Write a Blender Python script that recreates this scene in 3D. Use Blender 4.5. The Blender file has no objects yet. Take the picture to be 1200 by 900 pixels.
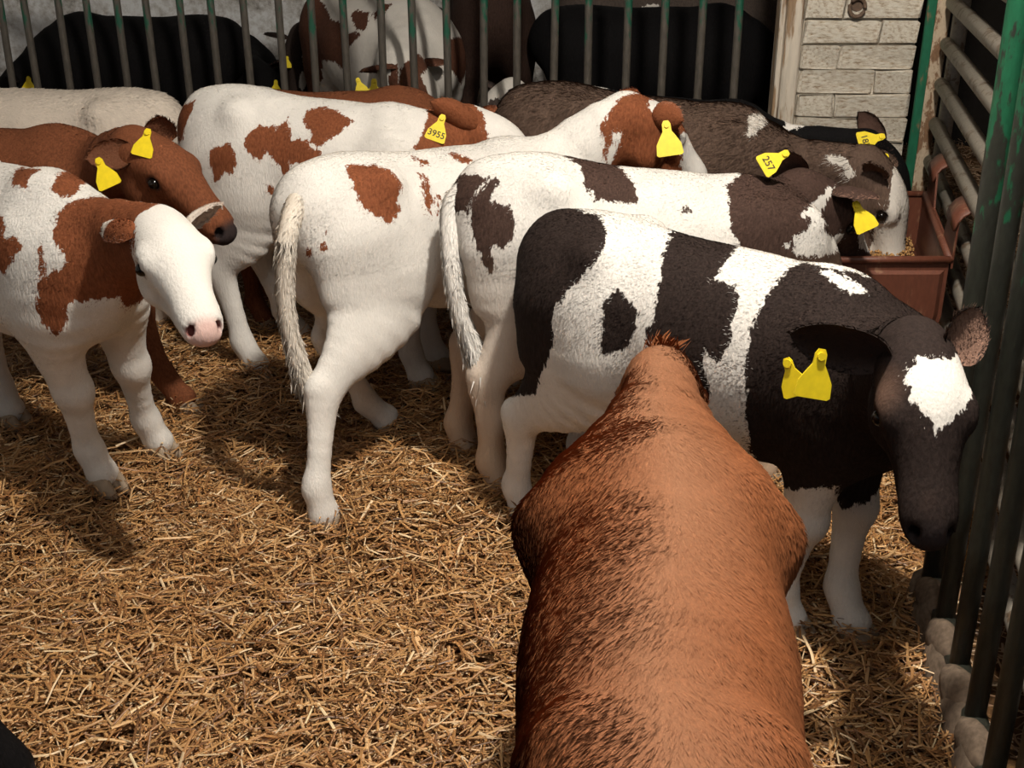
import bpy, bmesh, math, random
import numpy as np
from mathutils import Vector, Matrix, noise as mnoise

random.seed(7)
RNG = np.random.default_rng(11)
S = bpy.context.scene
COL = S.collection

# ------------------------------------------------------------------ camera, world, lights, exposure
cd = bpy.data.cameras.new('camera')
cam = bpy.data.objects.new('camera', cd)
COL.objects.link(cam)
cam.location = (0, 0, 1.55)
cam.rotation_euler = (math.radians(90 - 24), 0, 0)
cd.sensor_width = 36
cd.lens = 42
cd.clip_start = 0.05
S.camera = cam
S.view_settings.view_transform = 'Standard'
S.view_settings.look = 'None'
S.view_settings.gamma = 1
S.view_settings.use_curve_mapping = False
S.view_settings.exposure = -0.12

w = bpy.data.worlds.new('world')
S.world = w
w.use_nodes = True
w.node_tree.nodes['Background'].inputs[0].default_value = (0.80, 0.90, 1.0, 1)
w.node_tree.nodes['Background'].inputs[1].default_value = 0.20


def lamp(name, kind, loc, energy, color, size, aim=None, spot=None):
    ld = bpy.data.lights.new(name, kind)
    ld.energy = energy
    ld.color = color
    if kind == 'AREA':
        ld.shape = 'RECTANGLE'
        ld.size, ld.size_y = size
    else:
        ld.shadow_soft_size = size
    o = bpy.data.objects.new(name, ld)
    COL.objects.link(o)
    o.location = loc
    if aim is not None:
        o.rotation_euler = (Vector(aim) - Vector(loc)).to_track_quat('-Z', 'Y').to_euler()
    return o


# ceiling lamp above the pen (key) and an added soft fill light over the viewer; daylight enters by the open barn front
lamp('ceiling_lamp_light', 'POINT', (0.50, 1.75, 3.0), 372, (1.0, 0.93, 0.82), 0.07)
lamp('added_fill_light', 'AREA', (0.25, 0.2, 2.85), 16, (1.0, 0.95, 0.88), (0.6, 0.6), aim=(-0.1, 2.2, 0.3))

# ------------------------------------------------------------------ small helpers
def tag(o, label=None, cat=None, group=None, kind=None):
    if label: o['label'] = label
    if cat: o['category'] = cat
    if group: o['group'] = group
    if kind: o['kind'] = kind
    return o


def empty(name, loc, rz=0.0):
    o = bpy.data.objects.new(name, None)
    COL.objects.link(o)
    o.empty_display_size = 0.1
    o.location = loc
    o.rotation_euler = (0, 0, rz)
    return o


def link(name, me, mat=None, parent=None, smooth=True):
    o = bpy.data.objects.new(name, me)
    COL.objects.link(o)
    if mat is not None and not me.materials:
        me.materials.append(mat)
    if smooth and len(me.polygons):
        me.polygons.foreach_set('use_smooth', np.ones(len(me.polygons), bool))
    if parent is not None:
        o.parent = parent
    return o


def np_mesh(name, V, Q):
    """V (n,3), Q (m,3|4) -> mesh, by foreach_set"""
    V = np.ascontiguousarray(V, np.float32)
    Q = np.ascontiguousarray(Q, np.int32)
    me = bpy.data.meshes.new(name)
    me.vertices.add(len(V))
    me.vertices.foreach_set('co', V.ravel())
    k = Q.shape[1]
    me.loops.add(Q.size)
    me.loops.foreach_set('vertex_index', Q.ravel())
    me.polygons.add(len(Q))
    me.polygons.foreach_set('loop_start', np.arange(0, Q.size, k, dtype=np.int32))
    me.update(calc_edges=True)
    return me


def fattr(me, name, vals):
    a = me.attributes.new(name, 'FLOAT', 'POINT')
    a.data.foreach_set('value', np.ascontiguousarray(vals, np.float32))


def cattr(me, name, vals):
    a = me.attributes.new(name, 'FLOAT_COLOR', 'POINT')
    a.data.foreach_set('color', np.ascontiguousarray(vals, np.float32).ravel())


class MB:
    """collects boxes, tubes and lathes into one mesh"""
    def __init__(s):
        s.v, s.f = [], []

    def add(s, V, Fc):
        n = len(s.v)
        s.v += [tuple(map(float, q)) for q in V]
        s.f += [tuple(i + n for i in q) for q in Fc]

    def box(s, c, d, rot=None, jit=0.0, bev=0.0):
        hx, hy, hz = [q / 2 for q in d]
        if bev:
            bm = bmesh.new()
            bmesh.ops.create_cube(bm, size=1.0)
            for q in bm.verts:
                q.co = Vector((q.co.x * d[0], q.co.y * d[1], q.co.z * d[2]))
            bmesh.ops.bevel(bm, geom=bm.edges[:], offset=bev, segments=1, affect='EDGES')
            V = [q.co.copy() for q in bm.verts]
            bm.verts.index_update()
            Fc = [[q.index for q in f.verts] for f in bm.faces]
            bm.free()
        else:
            V = [Vector((x * hx, y * hy, z * hz)) for x in (-1, 1) for y in (-1, 1) for z in (-1, 1)]
            Fc = [(0, 1, 3, 2), (4, 6, 7, 5), (0, 4, 5, 1), (2, 3, 7, 6), (0, 2, 6, 4), (1, 5, 7, 3)]
        if jit:
            V = [q + Vector([random.uniform(-jit, jit) for _ in range(3)]) for q in V]
        if rot is not None:
            V = [rot @ q for q in V]
        s.add([q + Vector(c) for q in V], Fc)
        return s

    def tube(s, pts, rad, n=10, caps=True, flat=1.0, up=(0, 0, 1)):
        pts = [Vector(q) for q in pts]
        if not hasattr(rad, '__len__'):
            rad = [rad] * len(pts)
        V, Fc = [], []
        ref = Vector(up)
        for i, q in enumerate(pts):
            t = (pts[min(i + 1, len(pts) - 1)] - pts[max(i - 1, 0)]).normalized()
            r_ = ref if abs(t.dot(ref)) < 0.97 else Vector((1, 0, 0))
            a = t.cross(r_).normalized()
            b = a.cross(t)
            for k in range(n):
                th = 2 * math.pi * k / n
                V.append(q + a * math.cos(th) * rad[i] + b * math.sin(th) * rad[i] * flat)
        for i in range(len(pts) - 1):
            for k in range(n):
                k2 = (k + 1) % n
                Fc.append((i * n + k, i * n + k2, (i + 1) * n + k2, (i + 1) * n + k))
        if caps:
            Fc.append(tuple(range(n - 1, -1, -1)))
            Fc.append(tuple((len(pts) - 1) * n + k for k in range(n)))
        s.add(V, Fc)
        return s

    def mesh(s, name):
        me = bpy.data.meshes.new(name)
        me.from_pydata(s.v, [], s.f)
        me.update()
        return me

    def build(s, name, mat, parent=None, smooth=False):
        return link(name, s.mesh(name), mat, parent, smooth)


# ------------------------------------------------------------------ materials
class NT:
    def __init__(s, name):
        s.m = bpy.data.materials.new(name)
        s.m.use_nodes = True
        s.t = s.m.node_tree
        s.b = s.t.nodes['Principled BSDF']

    def n(s, kind, **kw):
        o = s.t.nodes.new('ShaderNode' + kind)
        for k, v in kw.items():
            setattr(o, k, v)
        return o

    def l(s, a, b):
        s.t.links.new(a, b)

    def val(s, sock, v):
        if hasattr(v, 'is_output'):
            s.l(v, sock)
        elif v is not None:
            sock.default_value = v

    def math(s, op, a, b=None, c=None):
        o = s.n('Math', operation=op)
        s.val(o.inputs[0], a)
        if b is not None: s.val(o.inputs[1], b)
        if c is not None: s.val(o.inputs[2], c)
        return o.outputs[0]

    def coord(s, scale=(1, 1, 1), which='Object'):
        c = s.n('TexCoord')
        mp = s.n('Mapping')
        mp.inputs['Scale'].default_value = scale
        s.l(c.outputs[which], mp.inputs[0])
        return mp.outputs[0]

    def noise(s, vec, scale, detail=4, rough=0.55, dist=0.0):
        o = s.n('TexNoise')
        s.l(vec, o.inputs['Vector'])
        o.inputs['Scale'].default_value = scale
        o.inputs['Detail'].default_value = detail
        o.inputs['Roughness'].default_value = rough
        o.inputs['Distortion'].default_value = dist
        return o.outputs['Fac']

    def ramp(s, fac, stops):
        o = s.n('ValToRGB')
        s.val(o.inputs[0], fac)
        e = o.color_ramp.elements
        while len(e) < len(stops): e.new(0.5)
        for q, (p_, c) in zip(e, stops):
            q.position = p_
            q.color = (*c, 1) if len(c) == 3 else c
        return o.outputs[0]

    def mix(s, fac, a, b, blend='MIX'):
        o = s.n('Mix', data_type='RGBA', blend_type=blend)
        s.val(o.inputs['Factor'], fac)
        for k, v in (('A', a), ('B', b)):
            sk = [i for i in o.inputs if i.name == k and i.type == 'RGBA'][0]
            if isinstance(v, tuple): sk.default_value = (*v[:3], 1)
            else: s.l(v, sk)
        return [i for i in o.outputs if i.type == 'RGBA'][0]

    def step(s, x, lo, hi):
        o = s.n('MapRange', interpolation_type='SMOOTHSTEP')
        s.val(o.inputs[0], x)
        o.inputs[1].default_value, o.inputs[2].default_value = lo, hi
        return o.outputs[0]

    def attr(s, name):
        return s.n('Attribute', attribute_name=name)

    def bump(s, h, strength=0.3, dist=0.01):
        o = s.n('Bump')
        o.inputs['Strength'].default_value = strength
        o.inputs['Distance'].default_value = dist
        s.l(h, o.inputs['Height'])
        s.l(o.outputs[0], s.b.inputs['Normal'])

    def fin(s, color=None, rough=0.7, spec=0.3, metal=0.0):
        if color is not None:
            if isinstance(color, tuple): s.b.inputs['Base Color'].default_value = (*color[:3], 1)
            else: s.l(color, s.b.inputs['Base Color'])
        s.val(s.b.inputs['Roughness'], rough)
        s.b.inputs['Specular IOR Level'].default_value = spec
        s.b.inputs['Metallic'].default_value = metal
        return s.m


def plain(name, color, rough=0.6, spec=0.3, metal=0.0, var=0.12, scale=30):
    t = NT(name)
    n = t.noise(t.coord(), scale)
    lo = tuple(c * (1 - var) for c in color)
    hi = tuple(min(1, c * (1 + var)) for c in color)
    return t.fin(t.ramp(n, [(0.3, lo), (0.7, hi)]), rough, spec, metal)


def coat_material(name, base, dark):
    """hide: base colour and patch colour, parted by the smooth field stored on the skin"""
    t = NT(name)
    co = t.coord()
    fld = t.attr('patch').outputs['Fac']
    st = t.noise(t.coord((60, 60, 22)), 1.0, 3, 0.6)
    fine = t.noise(t.coord((190, 190, 60)), 1.0, 2, 0.5)
    f = t.math('ADD', fld, t.math('MULTIPLY', t.math('SUBTRACT', st, 0.5), 0.035))
    f = t.math('ADD', f, t.math('MULTIPLY', t.math('SUBTRACT', fine, 0.5), 0.016))
    fac = t.step(f, -0.002, 0.002)
    big = t.noise(co, 9, 3)
    bl = tuple(c * 0.86 for c in base)
    dl = tuple(c * 0.72 for c in dark)
    dh = tuple(min(1, c * 1.2) for c in dark)
    cb = t.ramp(big, [(0.3, bl), (0.6, base)])
    cdk = t.ramp(fine, [(0.3, dl), (0.7, dh)])
    c = t.mix(fac, cb, cdk)
    ti = t.attr('tint')
    c = t.mix(ti.outputs['Alpha'], c, ti.outputs['Color'])
    t.bump(fine, 0.35, 0.006)
    return t.fin(c, 0.8, 0.08)


def hair_material():
    t = NT('coat_hair')
    return t.fin(t.attr('hair').outputs['Color'], 0.7, 0.07)


def rust_paint(name, paint, under, amount=0.5, scale=14, grime=None, zwear=None, stretch=(1, 1, 0.35)):
    """paint flaking off to a second colour; zwear=(z0,z1): rubbed off below z1"""
    t = NT(name)
    n = t.noise(t.coord(stretch), scale, 6, 0.62)
    n2 = t.noise(t.coord(stretch), scale * 5, 3, 0.5)
    v = t.math('ADD', t.math('MULTIPLY', n, 0.8), t.math('MULTIPLY', n2, 0.2))
    if zwear:
        sx = t.n('SeparateXYZ')
        t.l(t.coord(), sx.inputs[0])
        o = t.n('MapRange')
        t.l(sx.outputs['Z'], o.inputs[0])
        o.inputs[1].default_value, o.inputs[2].default_value = zwear
        o.inputs[3].default_value, o.inputs[4].default_value = 0.30, -0.12
        v = t.math('ADD', v, o.outputs[0])
    fac = t.step(v, amount - 0.03, amount + 0.03)
    c1 = t.ramp(n2, [(0.25, tuple(q * 0.7 for q in paint)), (0.75, paint)])
    c2 = t.ramp(n2, [(0.25, tuple(q * 0.55 for q in under)), (0.75, under)])
    t.bump(v, 0.5, 0.004)
    return t.fin(t.mix(fac, c1, c2), 0.5, 0.4)


def straw_material(name):
    t = NT(name)
    c = t.attr('hair').outputs['Color']
    n = t.noise(t.coord(), 45, 2)
    c = t.mix(t.math('MULTIPLY', n, 0.35), c, (0.16, 0.075, 0.025))
    return t.fin(c, 0.4, 0.45)
# ------------------------------------------------------------------ smooth-union body builder (numpy)
def nrm(v):
    v = np.asarray(v, float)
    return v / max(1e-9, np.linalg.norm(v))


def dense(st, sub=3):
    """Catmull-Rom resampling of stations (n,8): pos, up, a(lateral), b(along up)"""
    st = np.asarray(st, float)
    n = len(st)
    out = []
    for i in range(n - 1):
        p0, p1, p2, p3 = st[max(i - 1, 0)], st[i], st[i + 1], st[min(i + 2, n - 1)]
        for k in range(sub):
            t = k / sub
            out.append(0.5 * (2 * p1 + (p2 - p0) * t + (2 * p0 - 5 * p1 + 4 * p2 - p3) * t * t + (3 * p1 - p0 - 3 * p2 + p3) * t ** 3))
    out.append(st[-1])
    return np.array(out)


def seg_dist(p, A, B):
    """distance from points p (...,3) to a tapered elliptical capsule A->B (rows of 8)"""
    P0, P1 = A[:3], B[:3]
    T = P1 - P0
    L = np.linalg.norm(T) + 1e-9
    T = T / L
    w_ = p - P0
    al = w_ @ T
    t = np.clip(al / L, 0, 1)
    u = A[3:6] + B[3:6]
    u = nrm(u - T * (u @ T))
    s_ = np.cross(u, T)
    a = A[6] + (B[6] - A[6]) * t
    b = A[7] + (B[7] - A[7]) * t
    c = np.minimum(a, b)
    x, y, z = (w_ @ s_), (w_ @ u), al - t * L
    k0 = np.sqrt((x / a) ** 2 + (y / b) ** 2 + (z / c) ** 2) + 1e-6
    k1 = np.sqrt((x / a ** 2) ** 2 + (y / b ** 2) ** 2 + (z / c ** 2) ** 2) + 1e-6
    return k0 * (k0 - 1) / k1


def chain_dist(p, st, best=None):
    d = None
    for i in range(len(st) - 1):
        q = seg_dist(p, st[i], st[i + 1])
        d = q if d is None else smin(d, q, 0.006)
    return d


def smin(a, b, k):
    h = np.clip(0.5 + 0.5 * (b - a) / k, 0, 1)
    return b + (a - b) * h - k * h * (1 - h)


class Field:
    def __init__(s, lo, hi, h):
        s.lo, s.h = np.asarray(lo, float), h
        s.n = np.ceil((np.asarray(hi) - s.lo) / h).astype(int) + 1
        s.d = np.full(s.n, 0.5, np.float32)

    def window(s, lo, hi):
        i0 = np.maximum(0, np.floor((lo - s.lo) / s.h).astype(int))
        i1 = np.minimum(s.n, np.ceil((hi - s.lo) / s.h).astype(int) + 1)
        if np.any(i1 <= i0): return None, None
        ax = [s.lo[k] + s.h * np.arange(i0[k], i1[k]) for k in range(3)]
        P = np.stack(np.meshgrid(*ax, indexing='ij'), -1)
        return tuple(slice(a, b) for a, b in zip(i0, i1)), P

    def add(s, st, k, zk=None, m=0.09):
        """zk=(z0,k0,z1,k1): blend radius grows with height, so two shanks side by side stay apart"""
        st = np.asarray(st, float)
        tmp = {}
        R_ = st[:, 6:8].max(1)[:, None]
        sl, P = s.window((st[:, :3] - R_).min(0) - m, (st[:, :3] + R_).max(0) + m)
        if sl is None: return
        loc = np.full(P.shape[:3], 0.5)
        for i in range(len(st) - 1):
            r_ = max(R_[i, 0], R_[i + 1, 0]) + m
            lo = np.minimum(st[i, :3], st[i + 1, :3]) - r_
            hi = np.maximum(st[i, :3], st[i + 1, :3]) + r_
            o = P[0, 0, 0]
            j0 = np.maximum(0, np.floor((lo - o) / s.h).astype(int))
            j1 = np.minimum(P.shape[:3], np.ceil((hi - o) / s.h).astype(int) + 1)
            if np.any(j1 <= j0): continue
            q = tuple(slice(a, b) for a, b in zip(j0, j1))
            loc[q] = smin(loc[q], seg_dist(P[q], st[i], st[i + 1]), 0.006)
        if zk:
            kk = zk[1] + (zk[3] - zk[1]) * np.clip((P[..., 2] - zk[0]) / (zk[2] - zk[0]), 0, 1)
        else:
            kk = k
        s.d[sl] = smin(s.d[sl], loc, kk)

    def ball(s, c, r, k, axes=None, scale=(1, 1, 1), carve=False):
        c = np.asarray(c, float)
        R_ = r * max(scale)
        sl, P = s.window(c - R_ - 0.09, c + R_ + 0.09)
        if sl is None: return
        q = P - c
        if axes is not None: q = q @ np.asarray(axes).T
        sc = np.asarray(scale) * r
        k0 = np.sqrt(((q / sc) ** 2).sum(-1)) + 1e-6
        k1 = np.sqrt(((q / sc ** 2) ** 2).sum(-1)) + 1e-6
        d = k0 * (k0 - 1) / k1
        if carve: s.d[sl] = -smin(-s.d[sl], d, k)
        else: s.d[sl] = smin(s.d[sl], d, k)

    def surface(s):
        d, h = s.d, s.h
        ins = d < 0
        c8 = [ins[i:ins.shape[0] - 1 + i, j:ins.shape[1] - 1 + j, k:ins.shape[2] - 1 + k] for i in (0, 1) for j in (0, 1) for k in (0, 1)]
        cnt = sum(c.astype(np.int8) for c in c8)
        idx = np.argwhere((cnt > 0) & (cnt < 8))
        ids = np.full(cnt.shape, -1, np.int32)
        ids[tuple(idx.T)] = np.arange(len(idx))
        cor = np.array([(i, j, k) for i in (0, 1) for j in (0, 1) for k in (0, 1)])
        val = np.stack([d[tuple((idx + c).T)] for c in cor], 1)
        acc = np.zeros((len(idx), 3))
        num = np.zeros(len(idx))
        for a in range(8):
            for b in range(a + 1, 8):
                if np.abs(cor[a] - cor[b]).sum() != 1: continue
                m = (val[:, a] < 0) != (val[:, b] < 0)
                t = val[m, a] / (val[m, a] - val[m, b])
                acc[m] += cor[a] + (cor[b] - cor[a]) * t[:, None]
                num[m] += 1
        V = s.lo + h * (idx + acc / num[:, None])
        Q = []
        for ax in range(3):
            o1, o2 = [(1, 2), (2, 0), (0, 1)][ax]
            A = np.moveaxis(ins, ax, 0)
            ch = ins.take(range(ins.shape[ax] - 1), ax) != ins.take(range(1, ins.shape[ax]), ax)
            e = np.argwhere(ch)
            ok = (e[:, o1] > 0) & (e[:, o2] > 0) & (e[:, o1] < ids.shape[o1]) & (e[:, o2] < ids.shape[o2])
            e = e[ok]
            d1 = np.zeros(3, int); d1[o1] = 1
            d2 = np.zeros(3, int); d2[o2] = 1
            g = lambda q: ids[tuple(q.T)]
            q = np.stack([g(e - d1 - d2), g(e - d2), g(e), g(e - d1)], 1)
            fl = ins[tuple(e.T)]
            q[~fl] = q[~fl][:, ::-1]
            Q.append(q[(q >= 0).all(1)])
        return V, np.concatenate(Q)


def vert_normals(V, Q):
    n = np.cross(V[Q[:, 2]] - V[Q[:, 0]], V[Q[:, 3]] - V[Q[:, 1]])
    N = np.zeros_like(V)
    for k in range(4):
        np.add.at(N, Q[:, k], n)
    return N / (np.linalg.norm(N, axis=1, keepdims=True) + 1e-12)


def poly_sd(uv, poly):
    """signed distance (positive inside) of points to a closed polygon"""
    poly = np.asarray(poly, float)
    d = np.full(len(uv), 1e9)
    inside = np.zeros(len(uv), bool)
    for i in range(len(poly)):
        a, b = poly[i], poly[(i + 1) % len(poly)]
        e = b - a
        w_ = uv - a
        t = np.clip((w_ @ e) / (e @ e + 1e-12), 0, 1)
        d = np.minimum(d, ((w_ - t[:, None] * e) ** 2).sum(1))
        c1 = uv[:, 1] >= a[1]
        c2 = uv[:, 1] < b[1]
        cr = e[0] * w_[:, 1] - e[1] * w_[:, 0]
        inside ^= (c1 & c2 & (cr > 0)) | (~c1 & ~c2 & (cr < 0))
    d = np.sqrt(d)
    return np.where(inside, d, -d)


def basis(D):
    D = nrm(D)
    e1 = nrm(np.cross((0, 0, 1), D))
    return e1, np.cross(D, e1)


# ------------------------------------------------------------------ the calf
TORSO = [  # x, z, half width, half height
    (-0.415, 0.745, 0.070, 0.085), (-0.36, 0.725, 0.125, 0.135), (-0.27, 0.705, 0.160, 0.165), (-0.13, 0.670, 0.160, 0.190),
    (0.02, 0.640, 0.178, 0.222), (0.15, 0.635, 0.172, 0.226), (0.26, 0.645, 0.150, 0.215), (0.36, 0.642, 0.125, 0.168), (0.42, 0.615, 0.090, 0.115)]
HIND = [  # x, y, z, lateral radius, fore-aft radius
    (-0.285, 0.085, 0.66, 0.075, 0.145), (-0.265, 0.098, 0.53, 0.066, 0.145), (-0.295, 0.105, 0.435, 0.048, 0.095), (-0.355, 0.105, 0.365, 0.034, 0.052),
    (-0.385, 0.103, 0.315, 0.032, 0.044), (-0.378, 0.100, 0.25, 0.025, 0.033), (-0.368, 0.100, 0.15, 0.024, 0.028), (-0.366, 0.100, 0.105, 0.030, 0.034),
    (-0.345, 0.100, 0.06, 0.027, 0.031), (-0.330, 0.100, 0.03, 0.031, 0.038)]
FORE = [
    (0.300, 0.075, 0.68, 0.060, 0.120), (0.315, 0.095, 0.55, 0.058, 0.090), (0.305, 0.092, 0.44, 0.047, 0.060), (0.308, 0.088, 0.35, 0.037, 0.043),
    (0.314, 0.086, 0.30, 0.039, 0.042), (0.308, 0.086, 0.25, 0.029, 0.033), (0.304, 0.086, 0.15, 0.025, 0.028), (0.306, 0.086, 0.105, 0.030, 0.034),
    (0.323, 0.086, 0.06, 0.027, 0.031), (0.337, 0.086, 0.03, 0.031, 0.039)]


def calf_geometry(c):
    """c: the calf's numbers -> dict with skin mesh, labels and landmarks, in the calf's own coordinates"""
    rz = math.radians(c['heading'])
    ca, sa = math.cos(rz), math.sin(rz)
    Rw = np.array([[ca, sa, 0], [-sa, ca, 0], [0, 0, 1]])          # world -> local rotation
    org = np.array([c['pos'][0], c['pos'][1], c.get('ground', 0.0)])
    loc = lambda q: Rw @ (np.asarray(q, float) - org)
    xs, ys, zs = c.get('dims', (1, 1, 1))
    g = {'loc': loc}
    # torso
    fat = c.get('fat', {})
    T = []
    for i, (x, z, a, b) in enumerate(TORSO):
        f = fat.get(i, 1.0)
        T.append((x * xs, 0, z * zs, 0, 0, 1, a * ys * f, b * zs))
    bend = c.get('bend', 0.0)
    torso = np.array(T)
    torso[:, 2] += c.get('slope', 0) * np.clip((torso[:, 0] + 0.3) / 0.6, 0, 1.3)
    torso[:, 1] += bend * (torso[:, 0] / 0.4) ** 2 * np.sign(torso[:, 0])
    torso = dense(torso)
    # head
    poll = loc(c['poll'])
    f = nrm(Rw @ np.asarray(c['look'], float))
    hs = c.get('head', 1.0)
    u = np.array([0, 0, 1.0]) - f * f[2]
    if np.linalg.norm(u) < 0.25: u = np.array([-1.0, 0, 0.3]); u = u - f * (u @ f)
    u = nrm(u)
    ro = math.radians(c.get('roll', 0))
    lft = np.cross(u, f)
    u = u * math.cos(ro) + lft * math.sin(ro)
    lft = np.cross(u, f)
    H = lambda x, y, z: poll + hs * (f * x + lft * y + u * z)
    hst = lambda rows: dense([np.concatenate([H(x, 0, z), u, (a * hs, b * hs)]) for x, z, a, b in rows])
    skull = hst([(-0.03, -0.025, 0.055, 0.058), (0.03, -0.012, 0.074, 0.066), (0.09, -0.010, 0.079, 0.066), (0.145, -0.018, 0.062, 0.055),
                 (0.20, -0.030, 0.050, 0.046), (0.255, -0.042, 0.049, 0.043), (0.285, -0.050, 0.044, 0.038), (0.300, -0.054, 0.034, 0.028)])
    jaw = hst([(0.03, -0.085, 0.056, 0.060), (0.09, -0.098, 0.052, 0.048), (0.16, -0.095, 0.038, 0.032), (0.225, -0.092, 0.035, 0.024), (0.268, -0.090, 0.028, 0.018)])
    # neck
    p0 = np.array([0.27 * xs, bend * 0.3, 0.685 * zs + c.get('slope', 0) - c.get('neckdrop', 0)])
    p1 = H(-0.015, 0, -0.045)
    gap = np.linalg.norm(p1 - p0)
    t0 = np.array([1, 0, c.get('neckrise', 0.15)]) * gap * c.get('neckout', 0.9)
    t1 = (nrm(p1 - p0) + 0.45 * f) * gap * 0.75
    ns = c.get('neck', 1.0)
    N_ = []
    for t in np.linspace(0, 1, 7):
        h00, h10, h01, h11 = 2 * t**3 - 3 * t**2 + 1, t**3 - 2 * t**2 + t, -2 * t**3 + 3 * t**2, t**3 - t**2
        q = p0 * h00 + t0 * h10 + p1 * h01 + t1 * h11
        a = np.interp(t, [0, 0.4, 1], [0.110 * c.get('neckbase', 1), 0.078 * c.get('neckmid', 1), 0.060]) * ns * ys
        b = np.interp(t, [0, 0.4, 1], [0.165, 0.122, 0.085]) * ns * zs
        up = np.array([0, 0, 1.0]) * (1 - t) + u * t + np.array([0, 0, 0.3])
        N_.append(np.concatenate([q, nrm(up), (a, b)]))
    neck = np.array(N_)
    # legs
    legs, tips = {}, {}
    for key, tmpl, sgn in (('fore_left', FORE, 1), ('fore_right', FORE, -1), ('hind_left', HIND, 1), ('hind_right', HIND, -1)):
        st = np.array(tmpl, float)
        q = np.stack([st[:, 0] * xs, st[:, 1] * sgn * ys, st[:, 2] * zs], 1)
        goal = c.get('hooves', {}).get(key)
        ztop = 0.56 * zs
        if goal is not None:
            goal = np.array(loc((goal[0], goal[1], goal[2] + org[2] if len(goal) > 2 else org[2])))
            off = goal - np.array([q[-1, 0], q[-1, 1], 0])
        else:
            off = np.zeros(3)
        jo = np.asarray(c.get('joints', {}).get(key, (0, 0, 0)), float)   # extra push of knee or hock
        wgt = np.clip((ztop - q[:, 2]) / (ztop - q[-1, 2]), 0, 1)
        hump = np.interp(q[:, 2] / zs, [0.05, 0.31, 0.36, 0.58], [0, 1, 1, 0])
        q = q + wgt[:, None] * off + hump[:, None] * jo
        gl = c.get('legs', 1.0) * (0.5 + 0.5 * ys)
        rr = np.stack([st[:, 3] * gl, st[:, 4] * gl], 1)
        up = np.tile((1.0, 0, 0), (len(q), 1))
        legs[key] = dense(np.concatenate([q, up, rr], 1))
        tips[key] = (q[-1], nrm(q[-1] - q[-2]), off)
    h = c.get('voxel', 0.010)
    allp = np.concatenate([torso, neck, skull, jaw] + list(legs.values()))
    R_ = allp[:, 6:8].max(1)[:, None]
    lo = (allp[:, :3] - R_).min(0) - 0.03
    hi = (allp[:, :3] + R_).max(0) + 0.03
    lo[2] = max(lo[2], -0.06)
    F = Field(lo, hi, h)
    F.add(torso, 0.05)
    # hook bones, pin bones, withers, brisket
    for sg in (1, -1):
        F.ball((-0.235 * xs, 0.105 * ys * sg, 0.80 * zs), 0.038, 0.05)
        F.ball((-0.395 * xs, 0.055 * ys * sg, 0.755 * zs), 0.028, 0.04)
        F.ball((0.27 * xs, 0.115 * ys * sg, 0.66 * zs), 0.06, 0.06, scale=(1.0, 0.6, 1.9))
        F.ball((-0.20 * xs, 0.115 * ys * sg, 0.57 * zs), 0.08, 0.06, scale=(1.0, 0.7, 1.0))
    F.ball((0.26 * xs, 0, 0.825 * zs + c.get('slope', 0) * 0.9), 0.045, 0.06, scale=(1.6, 0.9, 0.8))
    F.ball((-0.40 * xs, 0, 0.80 * zs), 0.03, 0.05)
    F.ball((0.37 * xs, 0, 0.53 * zs), 0.06, 0.07)
    F.add(neck, 0.07)
    for key, st in legs.items():
        F.add(st, 0.05, zk=(0.30 * zs, 0.008, 0.52 * zs, 0.065))
        j = st[len(st) // 2]
        if key.startswith('hind'):
            hk = legs[key][11]
            F.ball(hk[:3] + np.array((-0.035, 0, 0.012)), 0.021, 0.03)
        else:
            kn = legs[key][12]
            F.ball(kn[:3] + np.array((0.016, 0, 0)), 0.027, 0.02, scale=(0.8, 1.1, 1.1))
        fe = legs[key][21]
        F.ball(fe[:3] + np.array((-0.022, 0, -0.008)), 0.013, 0.015)
    F.add(skull, 0.045)
    F.add(jaw, 0.022)
    axes = np.stack([f, lft, u])
    eyes = []
    for sg in (1, -1):
        F.ball(H(0.098, 0.066 * sg, 0.006), 0.030 * hs, 0.02, axes, (1.2, 0.7, 0.9))       # brow
        F.ball(H(0.07, 0.050 * sg, -0.085), 0.040 * hs, 0.03, axes, (1.2, 0.6, 1.0))        # cheek
        e = H(0.104, 0.083 * sg, -0.012)
        F.ball(e, 0.017 * hs, 0.006, carve=True)
        eyes.append((H(0.103, 0.0765 * sg, -0.012), nrm(lft * sg + f * 0.35 + u * 0.1)))
        F.ball(H(0.298, 0.027 * sg, -0.042), 0.0135 * hs, 0.004, axes, (1.0, 0.75, 1.2), carve=True)
    V, Q = F.surface()
    N = vert_normals(V, Q)
    # region by nearest chain
    dh = np.minimum(chain_dist(V, skull), chain_dist(V, jaw))
    dt = np.minimum(chain_dist(V, torso), chain_dist(V, neck))
    dl = np.min([chain_dist(V, legs[k]) for k in legs], 0)
    reg = np.where((dh < dt) & (dh < dl), 0, np.where((dl < dt) & (V[:, 2] < 0.60 * zs), 2, 1))
    near = np.argmin(np.stack([chain_dist(V, legs[k]) for k in legs]), 0)
    g.update(V=V, Q=Q, N=N, reg=reg, near=near, H=H, f=f, u=u, lft=lft, hs=hs, eyes=eyes, nostrils=[H(0.296, 0.027 * sg, -0.042) for sg in (1, -1)], tips=tips, legs=legs, poll=poll, Rw=Rw, org=org,
             nose=H(0.302, 0, -0.052), zs=zs, xs=xs, ys=ys, tailroot=np.array([-0.455 * xs, -bend, 0.79 * zs]))
    return g


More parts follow.
